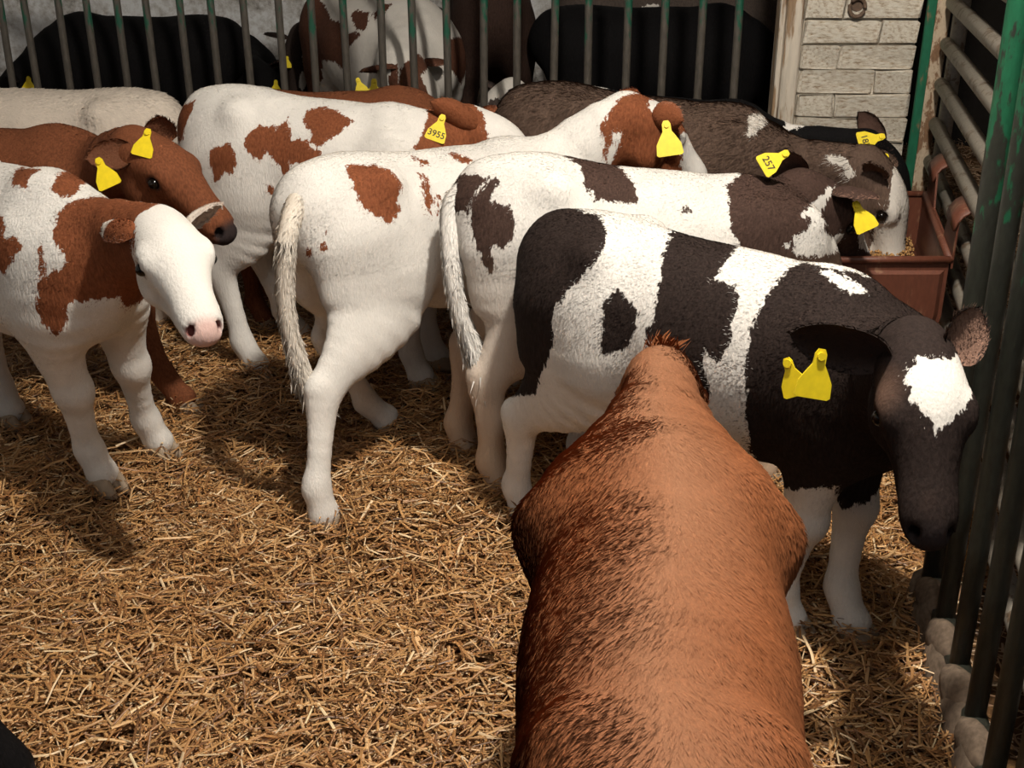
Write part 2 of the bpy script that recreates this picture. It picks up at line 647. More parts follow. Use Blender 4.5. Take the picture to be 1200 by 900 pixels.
def patch_field(c, g, V, reg, near=None):
    """smooth field over the skin: positive = patch colour"""
    pt = PATCHES.get(c['name'])
    fld = np.full(len(V), -0.2 if not c.get('all_dark') else 0.2)
    if not pt: return fld
    e1, e2 = basis(pt['view'])
    uv = np.stack([V @ e1, V @ e2], 1)
    depth = V @ nrm(pt['view'])
    for val, where, poly in pt['polys']:
        m = np.isin(reg, ['hbl'.index(k) for k in where if k in 'hbl'])
        if 'N' in where or 'F' in where:                                  # only the near or the far pair of legs
            near_side = V[:, 1] * pt.get('side', -1) > -0.02
            m &= near_side if 'N' in where else ~near_side
        d = poly_sd(uv[m], poly)
        fld[m] = np.maximum(fld[m], d) if val > 0 else np.minimum(fld[m], -d)
    return fld
# ------------------------------------------------------------------ calves: skin, hair, hooves, ears, tags, tail, eyes
MATS = {}
def coat(base, dark):
    k = (base, dark)
    if k not in MATS: MATS[k] = coat_material('calf_coat', base, dark)
    return MATS[k]

HAIR = hair_material()
EYE = NT('calf_eye').fin((0.006, 0.004, 0.003), 0.12, 0.35)
HOOF = plain('hoof_horn', (0.34, 0.26, 0.185), 0.55, 0.3, scale=40)
TAG = plain('tag_plastic', (0.80, 0.62, 0.015), 0.45, 0.4, var=0.08, scale=60)
TAGINK = NT('tag_ink').fin((0.03, 0.025, 0.02), 0.6)
EARIN = plain('ear_lining', (0.42, 0.24, 0.19), 0.7, 0.2, scale=50)


def sample_surface(V, Q, N, n, rng, weight=None):
    A = np.linalg.norm(np.cross(V[Q[:, 2]] - V[Q[:, 0]], V[Q[:, 3]] - V[Q[:, 1]]), axis=1)
    if weight is not None: A = A * weight
    k = rng.choice(len(Q), n, p=A / A.sum())
    a, b = rng.random(n), rng.random(n)
    wt = np.stack([(1 - a) * (1 - b), a * (1 - b), a * b, (1 - a) * b], 1)
    return Q[k], wt


def blades(root, nor, flow, length, width, colour, rng, lift=0.35):
    """hair blades: one folded strip of two triangles each"""
    n = len(root)
    t = flow - nor * (flow * nor).sum(1, keepdims=True)
    t = t + rng.normal(0, 0.22, (n, 3))
    t -= nor * (t * nor).sum(1, keepdims=True)
    t /= np.linalg.norm(t, axis=1, keepdims=True) + 1e-9
    s_ = np.cross(nor, t)
    L = length[:, None]
    lf = lift * (0.6 + 0.8 * rng.random((n, 1)))
    mid = root + t * L * 0.5 + nor * L * lf * 0.55
    tip = root + t * L * 1.0 + nor * L * lf * 0.72
    r0 = root - nor * 0.002
    w_ = width[:, None] * 0.5
    V = np.stack([r0 - s_ * w_, r0 + s_ * w_, mid + s_ * w_ * 0.8, tip], 1).reshape(-1, 3)
    i = np.arange(n)[:, None] * 4
    Q = np.concatenate([i + np.array([[1, 0, 2]]), i + np.array([[2, 0, 3]])])
    NN = nor + rng.normal(0, 0.10, (n, 3))
    NN /= np.linalg.norm(NN, axis=1, keepdims=True)
    return V, Q, np.repeat(NN, 4, 0), np.repeat(colour, 4, 0)


def ear_mesh(L, Wd, cup, c_out, c_in):
    """leaf-shaped cupped ear: x along, y across, z = opening side; coloured inside and out"""
    nu, nv = 13, 9
    V, colr = [], []
    for side in (0, 1):
        for i in range(nu):
            t = i / (nu - 1)
            wd = Wd * (0.30 + 0.70 * math.sin(math.pi * min(1, t * 1.05) ** 0.75) ** 0.8) if t < 0.55 else Wd * (math.cos((t - 0.45) / 0.55 * math.pi / 2) ** 0.62 if t < 1 else 0.03)
            for j in range(nv):
                s_ = j / (nv - 1) * 2 - 1
                z = -cup * wd * (1 - s_ * s_) * (1 - 0.35 * t) - 0.012 * t * t - (0.006 if side == 0 else 0) * (1 - s_ ** 4)
                V.append((L * t, wd * s_ * (1 - 0.12 * (1 - t)), z))
                colr.append(c_out if side == 0 else c_in)
    Fc = []
    for side in (0, 1):
        for i in range(nu - 1):
            for j in range(nv - 1):
                a = side * nu * nv + i * nv + j
                q = (a, a + 1, a + nv + 1, a + nv)
                Fc.append(q if side else q[::-1])
    o = nu * nv
    for i in range(nu - 1):
        for j in (0, nv - 1):
            a = i * nv + j
            q = (a, a + nv, a + nv + o, a + o)
            Fc.append(q if j == 0 else q[::-1])
    return np.array(V), np.array(Fc), np.array(colr)


def tag_mesh(wd, ht):
    pr = [(-0.50, 0.0), (-0.46, 0.30), (-0.30, 0.52), (-0.17, 0.68), (-0.16, 0.90), (-0.09, 1.0), (0.09, 1.0), (0.16, 0.90), (0.17, 0.68), (0.30, 0.52), (0.46, 0.30), (0.50, 0.0), (0.42, -0.05), (-0.42, -0.05)]
    V = [(x * wd, (y - 0.45) * ht, z) for z in (-0.0016, 0.0016) for x, y in pr]
    n = len(pr)
    Fc = [tuple(range(n - 1, -1, -1)), tuple(range(n, 2 * n))] + [(i, (i + 1) % n, n + (i + 1) % n, n + i) for i in range(n)]
    m = MB()
    m.add(V, Fc)
    m.tube([(0, 0.40 * ht, 0.0), (0, 0.40 * ht, 0.006)], 0.007, 10)      # stud
    return m


def text_mesh(txt, size):
    cu = bpy.data.curves.new('ink', 'FONT')
    cu.body = txt
    cu.size = size
    cu.align_x, cu.align_y = 'CENTER', 'CENTER'
    cu.offset = size * 0.012
    o = bpy.data.objects.new('ink', cu)
    COL.objects.link(o)
    dg = bpy.context.evaluated_depsgraph_get()
    me = bpy.data.meshes.new_from_object(o.evaluated_get(dg))
    bpy.data.objects.remove(o)
    bpy.data.curves.remove(cu)
    return me


def hoof_mesh(r):
    m = MB()
    for sg in (1, -1):
        rows = [(0.000, 1.0), (0.018, 0.97), (0.040, 0.80), (0.050, 0.55)]
        V, n = [], 12
        for z, k in rows:
            for i in range(n):
                th = 2 * math.pi * i / n
                x = math.cos(th) * 1.28 * r * k + (0.30 * r if math.cos(th) > 0 else 0) * (1 - z / 0.06) + 0.25 * r * (1 - z / 0.05)
                y = math.sin(th) * 0.52 * r * k + sg * 0.50 * r
                V.append((x, y, z))
        Fc = [tuple(range(n - 1, -1, -1)), tuple(3 * n + i for i in range(n))]
        for a in range(3):
            Fc += [(a * n + i, a * n + (i + 1) % n, (a + 1) * n + (i + 1) % n, (a + 1) * n + i) for i in range(n)]
        m.add(V, Fc)
    return m


def frame_matrix(x, y, z, o):
    M = np.eye(4)
    M[:3, 0], M[:3, 1], M[:3, 2], M[:3, 3] = x, y, z, o
    return M


def build_calf(c):
    rng = np.random.default_rng(abs(hash(c['name'])) % 1000 if False else sum(map(ord, c['name'])))
    g = calf_geometry(c)
    loc, Rw = g['loc'], g['Rw']
    root = empty('calf', tuple(g['org']), math.radians(c['heading']))
    tag(root, c['label'], 'calf', c.get('group'))
    base, dark = np.array(c['base']), np.array(c['dark'])
    V, Q, N, reg = g['V'], g['Q'], g['N'], g['reg']
    fld = patch_field(c, g, V, reg)
    # tint: nose skin, dirt on the shanks, eyelids
    tint = np.zeros((len(V), 4))
    def lay(colr, al):
        a0 = tint[:, 3:4]
        al = al[:, None]
        na = al + a0 * (1 - al)
        tint[:, :3] = (np.array(colr) * al + tint[:, :3] * a0 * (1 - al)) / np.maximum(na, 1e-6)
        tint[:, 3:4] = na
    if c.get('dirt'):
        colr, z0, z1, amt = c['dirt']
        lay(colr, amt * np.clip((z1 - V[:, 2]) / (z1 - z0), 0, 1) * (reg > 0))
    if c.get('spine'):                                                     # paler hair along the back, with some sheen painted into the colour
        colr, hw, amt = c['spine']
        lay(colr, amt * np.clip(1 - np.abs(V[:, 1] + 0.02 * np.sin(V[:, 0] * 9)) / hw, 0, 1) * (N[:, 2] > 0.2))
    for spot in c.get('tints', ()):                                        # (colour, world centre, radius, soft, amount)
        d = np.linalg.norm(V - loc(spot[1]), axis=1)
        lay(spot[0], spot[4] * np.clip((spot[2] - d) / spot[3], 0, 1))
    nd = np.linalg.norm(V - g['nose'], axis=1)
    lay(c.get('nose', (0.03, 0.022, 0.022)), np.clip((0.048 * g['hs'] - nd) / 0.014, 0, 1) * (reg == 0) * c.get('nose_amt', 1.0))
    for q in g['nostrils']:
        lay(c.get('nostril', (0.012, 0.008, 0.008)), np.clip((0.0165 * g['hs'] - np.linalg.norm(V - q, axis=1)) / 0.004, 0, 1))
    for e, dv in g['eyes']:
        lay(c.get('lid', (0.05, 0.035, 0.03)), np.clip((0.024 * g['hs'] - np.linalg.norm(V - e, axis=1)) / 0.006, 0, 1) * (reg == 0) * 0.9)
    me = np_mesh('skin', V, Q)
    fattr(me, 'patch', fld)
    cattr(me, 'tint', tint)
    link('body', me, coat(tuple(base), tuple(dark)), root)
    HV, HQ, HN, HC = [], [], [], []
    nh = 0

    def hairs(rt, nr, fl, ln, wd, cl, lift=0.35):
        nonlocal nh
        a, b, n_, k = blades(rt, nr, fl, ln, wd, cl, rng, lift)
        HV.append(a); HQ.append(b + nh); HN.append(n_); HC.append(k)
        nh += len(a)

    n = c.get('hairs', 20000)
    if n:
        toC = Rw @ (np.array([0, 0, 1.55]) - g['org'])
        fc = V[Q].mean(1)
        facing = ((toC - fc) * N[Q[:, 0]]).sum(1) / np.linalg.norm(toC - fc, axis=1)
        idx, wt = sample_surface(V, Q, N, n, rng, np.where(facing > -0.35, 1.0, 0.25))
        ip = lambda A: (A[idx] * (wt[..., None] if A.ndim > 1 else wt)).sum(1)
        rt, nr, fv, tn = ip(V), ip(N), ip(fld), ip(tint)
        nr /= np.linalg.norm(nr, axis=1, keepdims=True)
        rg = reg[idx[:, 0]]
        # lie of the coat: backwards and down, up the face on the head, down the legs
        fl = np.tile(np.array([-0.85, 0, -0.45]), (n, 1))
        fl[rg == 2] = (-0.25, 0, -1.0)
        fl[rg == 0] = -g['f'] + 0.2 * g['lft']
        if c.get('flow') == 'spine':
            fl[rg == 1] = np.stack([np.full((rg == 1).sum(), -1.0), 0.75 * np.tanh(rt[rg == 1, 1] / 0.07), np.full((rg == 1).sum(), -0.45)], 1)
        wave = np.array([mnoise.noise(Vector(q * 9)) for q in rt]) if n < 130000 else np.zeros(n)
        fl += np.cross(nr, fl) * (wave * 0.7)[:, None]
        fj = fv + rng.normal(0, 0.005, n) + np.sin(rt @ np.array([150., 90., 60.])) * 0.003 + wave * 0.006
        cl = np.where((fj > 0)[:, None], dark, base)
        cl = cl * rng.normal(1.0, c.get('hairvar', 0.09), (n, 1)).clip(0.55, 1.5) * (1 + wave[:, None] * 0.10)
        cl = cl * (1 - tn[:, 3:4]) + tn[:, :3] * tn[:, 3:4]
        hl = c.get('hair', 0.0095)
        ln = hl * (0.6 + 0.7 * rng.random(n)) * np.where(rg == 0, 0.6, np.where(rg == 2, 0.7, 1.0))
        keep = (nd_of(rt, g['nose']) > 0.05 * g['hs']) & np.all([nd_of(rt, e) > 0.022 for e, _ in g['eyes']], 0)
        k = keep
        hairs(rt[k], nr[k], fl[k], ln[k], np.full(k.sum(), c.get('hairwidth', 0.0017)), cl[k], c.get('lift', 0.11))
        if c.get('tuft'):                                                  # topknot on the poll
            q = g['H'](-0.015, 0, 0.045)
            kk = np.argsort(nd_of(V, q))[:60]
            kk = rng.choice(kk, 260)
            rt = V[kk] + rng.normal(0, 0.006, (260, 3))
            fl = np.tile(-g['f'] * 0.2 + g['u'] * 0.2 + np.array((0, 0, 0.9)), (260, 1)) + rng.normal(0, 0.35, (260, 3))
            hairs(rt, N[kk], fl, 0.014 + 0.016 * rng.random(260), np.full(260, 0.002), (base * 1.1) * rng.normal(1, 0.12, (260, 1)), 0.9)
    # tail
    if c.get('tail') is not None:
        pts = [g['tailroot'] + np.array((0.05, 0, 0.01))] + [loc(q) for q in c['tail']]
        pts = np.array(pts)
        st = dense(np.concatenate([pts, np.zeros((len(pts), 5))], 1), 6)[:, :3]
        m = len(st)
        rad = np.interp(np.arange(m) / (m - 1), [0, 0.15, 0.6, 0.85, 1], c.get('tailrad', [0.032, 0.026, 0.019, 0.022, 0.006]))
        tb = MB().tube([tuple(q) for q in st], list(rad), 12)
        tm = tb.mesh('tail')
        tv = np.array(tb.v)
        tf = c.get('tailpatch', -0.2)
        fattr(tm, 'patch', np.full(len(tv), tf))
        tc = np.zeros((len(tv), 4))
        if 'taildirt' in c: tc[:] = (*c['taildirt'], 0.5)
        cattr(tm, 'tint', tc)
        link('tail', tm, coat(tuple(base), tuple(dark)), root)
        if n:
            k = 2600
            i = np.minimum((rng.random(k) ** 0.75 * (m - 1)).astype(int), m - 2)
            tt = st[i + 1] - st[i]
            tt /= np.linalg.norm(tt, axis=1, keepdims=True) + 1e-9
            dv = rng.normal(0, 1, (k, 3))
            dv -= tt * (dv * tt).sum(1, keepdims=True)
            dv /= np.linalg.norm(dv, axis=1, keepdims=True)
            rt = st[i] + (st[i + 1] - st[i]) * rng.random((k, 1)) + dv * rad[i][:, None] * 0.9
            tl = i / (m - 1)
            ln = np.interp(tl, [0, 0.55, 1], [0.02, 0.035, 0.085]) * (0.7 + 0.5 * rng.random(k))
            cl = (dark if tf > 0 else base) * rng.normal(1, 0.12, (k, 1)).clip(0.6, 1.3)
            if 'taildirt' in c: cl = cl * 0.6 + np.array(c['taildirt']) * 0.4
            hairs(rt, dv, tt + dv * 0.1, ln, np.full(k, 0.004), cl, 0.22)
    # hooves
    for key, (tp, dr, off) in g['tips'].items():
        o = link('hoof', hoof_mesh(0.031 * c.get('legs', 1.0) * 1.05).mesh('hoof'), HOOF, root)
        o.location = (tp[0] + 0.004, tp[1], tp[2] - 0.044)
    # eyes
    for e, dv in g['eyes']:
        bm = bmesh.new()
        bmesh.ops.create_uvsphere(bm, u_segments=16, v_segments=10, radius=0.0155 * g['hs'])
        me = bpy.data.meshes.new('eye')
        bm.to_mesh(me)
        bm.free()
        link('eye', me, EYE, root).location = tuple(e)
    # ears
    H, f, u, lft = g['H'], g['f'], g['u'], g['lft']
    earc = c.get('ear_colour', dark if c.get('ear_dark', True) else base)
    for sg, key in ((1, 'left'), (-1, 'right')):
        spec = c.get('ears', {}).get(key, {})
        b = H(0.005, 0.058 * sg, 0.012)
        if 'tip' in spec:
            d = loc(spec['tip']) - b
            L = min(np.linalg.norm(d), 0.19)
            e = nrm(d)
        else:
            L = 0.135 * g['hs']
            e = nrm(lft * sg - f * 0.28 - u * 0.12 - np.array((0, 0, 0.12)))
        o_ = Rw @ np.asarray(spec['open'], float) if 'open' in spec else f * 0.8 + lft * sg * 0.2 - u * 0.35
        z = nrm(o_ - e * (o_ @ e))
        y = np.cross(z, e)
        ev, ef, ec = ear_mesh(L, spec.get('width', 0.046) * g['hs'], 0.45, 0, 1)
        me = np_mesh('ear', ev, ef)
        ic = np.array(c.get('ear_inner', np.array(earc) * 0.55 + np.array((0.30, 0.17, 0.13)) * 0.45))
        cl = np.where(ec[:, None] > 0, np.array(spec.get('inner', ic)), np.array(spec.get('colour', earc)))
        if 'tipc' in spec: cl = np.where(ev[:, :1] > 0.74 * L, np.array(spec['tipc']), cl)
        cattr(me, 'tint', np.concatenate([cl, np.ones((len(cl), 1))], 1))
        fattr(me, 'patch', np.full(len(ev), 0.2))
        eo = link('ear', me, coat(tuple(base), tuple(dark)), root)
        M = frame_matrix(e, y, z, b)
        eo.matrix_local = Matrix(M.tolist())
        if n:
            vn = vert_normals(ev, ef)
            k = c.get('earhairs', 700)
            ix, wt = sample_surface(ev, ef, vn, k, rng)
            ip = lambda A: (A[ix] * wt[..., None]).sum(1)
            rt = ip(ev) @ M[:3, :3].T + b
            nr = ip(vn) @ M[:3, :3].T
            cl2 = ip(cl) * rng.normal(1, 0.15, (k, 1)).clip(0.6, 1.4)
            hairs(rt, nr, np.tile(e, (k, 1)), np.full(k, 0.011), np.full(k, 0.0018), cl2, 0.45)
    for tg in c.get('tags', ()):
        p_ = loc(tg['at'])
        nz = nrm(Rw @ np.asarray(tg.get('face', (0, -0.9, 0.42)), float))
        up = nrm(np.array((0, 0, 1.0)) - nz * nz[2])
        sd = np.cross(up, nz)
        a = math.radians(tg.get('turn', 0))
        yv = up * math.cos(a) + sd * math.sin(a)
        xv = np.cross(yv, nz)
        sz = tg.get('size', 1.0)
        o = tag_mesh(0.062 * sz, 0.078 * sz).build('ear_tag', TAG, root)
        o['label'] = 'yellow plastic ear tag'
        o.matrix_local = Matrix(frame_matrix(xv, yv, nz, p_).tolist())
        if tg.get('text'):
            tx = link('tag_number', text_mesh(tg['text'], tg.get('tsize', 0.026) * sz), TAGINK, o, smooth=False)
            tx.location = (0, -0.018 * sz, 0.0022)
            if tg.get('small'):
                tx2 = link('tag_number', text_mesh(tg['small'], 0.008 * sz), TAGINK, o, smooth=False)
                tx2.location = (0, 0.006 * sz, 0.0022)
    if HV:
        me = np_mesh('hair', np.concatenate(HV), np.concatenate(HQ))
        HCc = np.concatenate(HC).clip(0, 1)
        cattr(me, 'hair', np.concatenate([HCc, np.ones((len(HCc), 1))], 1))
        me.polygons.foreach_set('use_smooth', np.ones(len(me.polygons), bool))
        me.normals_split_custom_set_from_vertices(np.concatenate(HN).astype(np.float32))
        o = link('coat_hair', me, HAIR, root, smooth=False)
        o['kind'] = 'stuff'
    return root, g


def nd_of(P, q):
    return np.linalg.norm(P - q, axis=1)
# ------------------------------------------------------------------ setting: floor, straw, walls, pillar, fences
FEET = []                                                                 # where hooves press into the bedding: straw heaps up round them


def ground_z(x, y):
    return 0.018 * np.sin(x * 3.1 + 1.3) * np.sin(y * 2.7 + 0.4) + 0.012 * np.sin(x * 7.3 - y * 5.1) + 0.008 * np.sin(x * 13.0 + y * 9.0) - 0.012 \
        + 0.05 * np.exp(-(((x + 0.12) / 0.22) ** 2 + ((y - 2.72) / 0.2) ** 2)) \
        + sum(0.030 * np.exp(-((x - hx) ** 2 + (y - hy) ** 2) / 0.0045) for hx, hy in FEET)


def build_floor():
    nx, ny = 90, 110
    X, Y = np.meshgrid(np.linspace(-3.5, 3.5, nx), np.linspace(-0.6, 7.2, ny), indexing='ij')
    V = np.stack([X, Y, ground_z(X, Y) - 0.02], -1).reshape(-1, 3)
    i, j = np.meshgrid(np.arange(nx - 1), np.arange(ny - 1), indexing='ij')
    a = (i * ny + j).ravel()
    Q = np.stack([a, a + ny, a + ny + 1, a + 1], 1)
    t = NT('trampled_bedding')
    n = t.noise(t.coord((1, 1, 1)), 28, 6, 0.7)
    m = t.fin(t.ramp(n, [(0.3, (0.045, 0.022, 0.010)), (0.7, (0.17, 0.092, 0.040))]), 0.85, 0.1)
    t.bump(n, 0.6, 0.02)
    o = link('floor', np_mesh('floor', V, Q), m)
    o['kind'] = 'structure'


STRAW_COLOURS = np.array([(0.50, 0.285, 0.115), (0.38, 0.195, 0.072), (0.62, 0.40, 0.20), (0.27, 0.125, 0.045), (0.78, 0.60, 0.38), (0.15, 0.068, 0.026), (0.44, 0.245, 0.095)])


def straw_layer(name, n, x0, x1, y0, y1, dull, label, rng, lmax=0.11, test=None, bias=1.0):
    x = x0 + (x1 - x0) * rng.random(n)
    y = y0 + (y1 - y0) * rng.random(n) ** bias
    if test is not None:
        k = test(x, y)
        x, y = x[k], y[k]
        n = len(x)
    z = ground_z(x, y) - 0.018 + 0.048 * rng.random(n) ** 1.5
    L = np.minimum(lmax, 0.022 + rng.gamma(2.0, 0.018, n))
    wd = (0.0012 + 0.0022 * rng.random(n) ** 1.8)
    th = rng.random(n) * 2 * math.pi
    ph = rng.normal(0, 0.17, n)
    t = np.stack([np.cos(th) * np.cos(ph), np.sin(th) * np.cos(ph), np.sin(ph)], 1)
    up = np.stack([rng.normal(0, 0.35, n), rng.normal(0, 0.35, n), np.ones(n)], 1)
    s_ = np.cross(t, up)
    s_ /= np.linalg.norm(s_, axis=1, keepdims=True)
    up = np.cross(s_, t)
    c = np.stack([x, y, z], 1)
    bend = rng.normal(0, 0.06, n)[:, None] * L[:, None]
    rows = []
    for k in (-0.5, 0.0, 0.5):
        q = c + t * (L * k)[:, None] + up * (bend * (1 - 4 * k * k)) + s_ * (bend * 0.7 * (1 - 4 * k * k))
        w_ = wd[:, None]
        rows += [q - s_ * w_, q + up * w_ * 0.75, q + s_ * w_]
    V = np.stack(rows, 1).reshape(-1, 3)
    base = np.arange(n)[:, None] * 9
    fq = np.array([(0, 3, 4, 1), (1, 4, 5, 2), (3, 6, 7, 4), (4, 7, 8, 5)])
    Q = (base[:, :, None] + fq[None]).reshape(-1, 4)
    col = STRAW_COLOURS[rng.choice(len(STRAW_COLOURS), n, p=[.21, .21, .14, .17, .06, .12, .09])]
    col = col * np.array((1.16, 1.12, 1.06)) * rng.normal(1, 0.13, (n, 1)).clip(0.6, 1.4)
    grey = col.mean(1, keepdims=True)
    col = (col * (1 - dull) + grey * dull * np.array((1.0, 0.93, 0.85)) * 0.8).clip(0, 1)
    me = np_mesh(name, V, Q)
    cattr(me, 'hair', np.repeat(np.concatenate([col, np.ones((n, 1))], 1), 9, 0))
    o = link(name, me, straw_material(name), None, smooth=False)
    tag(o, label, 'straw', None, 'stuff')
    return o


def gate_x(y):                                                            # line of the barred gate along the right
    return 0.94 + (y - 2.26) * 0.155


def build_walls():
    # far wall: old render, whitewash worn to grey
    t = NT('old_render')
    n = t.noise(t.coord((1, 1, 1)), 3.2, 8, 0.68)
    n2 = t.noise(t.coord((1, 1, 1)), 26, 5, 0.7)
    v = t.math('ADD', t.math('MULTIPLY', n, 0.6), t.math('MULTIPLY', n2, 0.4))
    c = t.ramp(v, [(0.36, (0.17, 0.15, 0.13)), (0.45, (0.50, 0.48, 0.46)), (0.55, (0.78, 0.79, 0.80)), (0.70, (0.84, 0.87, 0.90))])
    t.bump(n2, 0.5, 0.01)
    wallm = t.fin(c, 0.9, 0.1)
    dark_wall = plain('painted_dark_wall', (0.020, 0.017, 0.015), 0.9, 0.05)  # near-black wall colour paints in the unlit dark beyond the passage
    for name, cc, dd in (('wall_back', (-1.1, 7.1, 1.5), (5.0, 0.2, 3.2)), ('wall_far_right', (2.5, 7.1, 1.5), (2.2, 0.2, 3.2)), ('wall_left', (-3.6, 3.0, 1.5), (0.2, 8.4, 3.2)), ('wall_right', (3.6, 3.0, 1.5), (0.2, 8.4, 3.2))):
        o = MB().box(cc, dd).build(name, dark_wall if 'right' in name else wallm)
        o['kind'] = 'structure'
    o = MB().box((0, 3.0, 3.15), (7.4, 8.4, 0.12)).build('ceiling', plain('barn_boards', (0.20, 0.17, 0.14), 0.9))
    o['kind'] = 'structure'


def build_pillar():
    t = NT('whitewashed_brick')
    n = t.noise(t.coord((1, 1, 1)), 11, 7, 0.65)
    n2 = t.noise(t.coord((1, 1, 2.2)), 38, 4, 0.65)
    c = t.ramp(n, [(0.32, (0.36, 0.26, 0.17)), (0.42, (0.58, 0.50, 0.40)), (0.54, (0.74, 0.68, 0.58)), (0.78, (0.82, 0.79, 0.72))])
    c = t.mix(t.step(n2, 0.60, 0.72), c, (0.34, 0.22, 0.13))
    t.bump(t.math('ADD', t.math('MULTIPLY', n, 0.6), t.math('MULTIPLY', n2, 0.4)), 0.9, 0.012)
    brickm = t.fin(c, 0.85, 0.15)
    mort = plain('lime_mortar', (0.68, 0.63, 0.56), 0.9, 0.1, var=0.25, scale=40)
    x0, x1, yf = 0.985, 1.375, 4.18
    root = MB().box(((x0 + x1) / 2, yf + 0.19, 1.0), (x1 - x0 - 0.004, 0.36, 2.1)).build('pillar', brickm)
    root['kind'] = 'structure'
    rr = random.Random(5)
    variants = []
    for k in range(5):
        m = MB().box((0, 0, 0), (1, 1, 1), bev=0.05)
        me = m.mesh('brick')
        for q in me.vertices:
            q.co += Vector((rr.uniform(-.02, .02), rr.uniform(-.16, .16), rr.uniform(-.06, .06)))
        variants.append(me)
    z, row = 0.30, 0
    ch = 0.0815
    while z < 1.66:
        x = x0
        lens = [0.13, 0.26] if row % 2 else [0.26, 0.13]
        for L in lens:
            L = min(L, x1 - x)
            o = link('brick', rr.choice(variants), brickm, root, smooth=False)
            o.location = (x + L / 2, yf + 0.012 + rr.uniform(-0.005, 0.005), z + ch / 2)
            o.scale = (L - 0.004, 0.05, ch - 0.004)
            o.rotation_euler = (0, rr.uniform(-0.012, 0.012), rr.uniform(-0.012, 0.012))
            x += L
        z += ch
        row += 1
    # rusty ring bolt set in the wall
    b = MB().tube([(1.155, yf - 0.012, 1.085), (1.155, yf + 0.03, 1.085)], 0.024, 12)
    b.tube([(1.155 + 0.026 * math.cos(a), yf - 0.018, 1.075 + 0.03 * math.sin(a)) for a in np.linspace(0, 2 * math.pi, 14)], 0.007, 8, caps=False)
    tag(b.build('ring_bolt', plain('rusty_iron', (0.10, 0.065, 0.045), 0.7, 0.3, var=0.4, scale=80)), 'dark rusty ring bolt high on the whitewashed brick pillar', 'bolt')
    # timber jamb on the pillar's left edge
    wood = rust_paint('weathered_board', (0.62, 0.55, 0.46), (0.30, 0.20, 0.12), 0.50, 16, stretch=(1, 1, 0.12))
    r2 = MB().box((0.955, yf + 0.05, 1.0), (0.055, 0.10, 2.2), bev=0.006).build('trim_1', wood)
    r2['kind'] = 'structure'
    e = MB().box((0.918, yf + 0.06, 1.0), (0.018, 0.07, 2.2), bev=0.003).build('trim_2', wood)
    e['kind'] = 'structure'
    # steel corner post, cream paint over green
    pm = rust_paint('peeling_post', (0.50, 0.40, 0.29), (0.22, 0.125, 0.07), 0.50, 26, stretch=(1, 1, 0.5))
    gp = rust_paint('green_post', (0.012, 0.12, 0.062), (0.20, 0.12, 0.07), 0.60, 16)
    root = empty('corner_post', (1.425, 4.15, 0))
    tag(root, 'upright steel post with cream and green paint peeling, right of the brick pillar', 'post')
    MB().box((0.014, 0.0, 1.0), (0.048, 0.016, 2.2), bev=0.002).build('front_flange', pm, root)
    MB().box((-0.026, -0.002, 1.0), (0.030, 0.016, 2.2), bev=0.002).build('edge_strip', gp, root)
    MB().box((0.036, 0.05, 1.0), (0.012, 0.09, 2.2), bev=0.002).build('side_flange', gp, root)


def build_bar_fence():
    """upright round bars between the pens, fixed to a rail above and below"""
    A, B = np.array((-2.25, 5.02)), np.array((0.865, 4.30))
    dv = (B - A) / np.linalg.norm(B - A)
    root = empty('bar_fence', (A[0], A[1], 0), math.atan2(dv[1], dv[0]))
    tag(root, 'long green fence of upright round bars between the calf pen and the pen behind', 'fence')
    m = rust_paint('bar_paint', (0.012, 0.095, 0.055), (0.095, 0.082, 0.068), 0.54, 22, zwear=(0.72, 1.2), stretch=(1, 1, 0.25))
    L = np.linalg.norm(B - A)
    n = 24
    me = MB().tube([(0, 0, z) for z in (0.05, 0.4, 0.8, 1.0, 1.2, 1.4, 1.62)], 0.0145, 12).mesh('bar')
    rr = random.Random(3)
    for i in range(n):
        o = link('bar', me, m, root)
        o.location = (L * (i + 0.5) / n + rr.uniform(-.006, .006), 0, 0)
        o.rotation_euler = (rr.uniform(-.008, .008), rr.uniform(-.008, .008), rr.uniform(0, 6))
    for z, nm in ((0.06, 'bottom_rail'), (1.62, 'top_rail')):
        MB().box((L / 2, 0, z), (L, 0.045, 0.05), bev=0.005).build(nm, m, root)


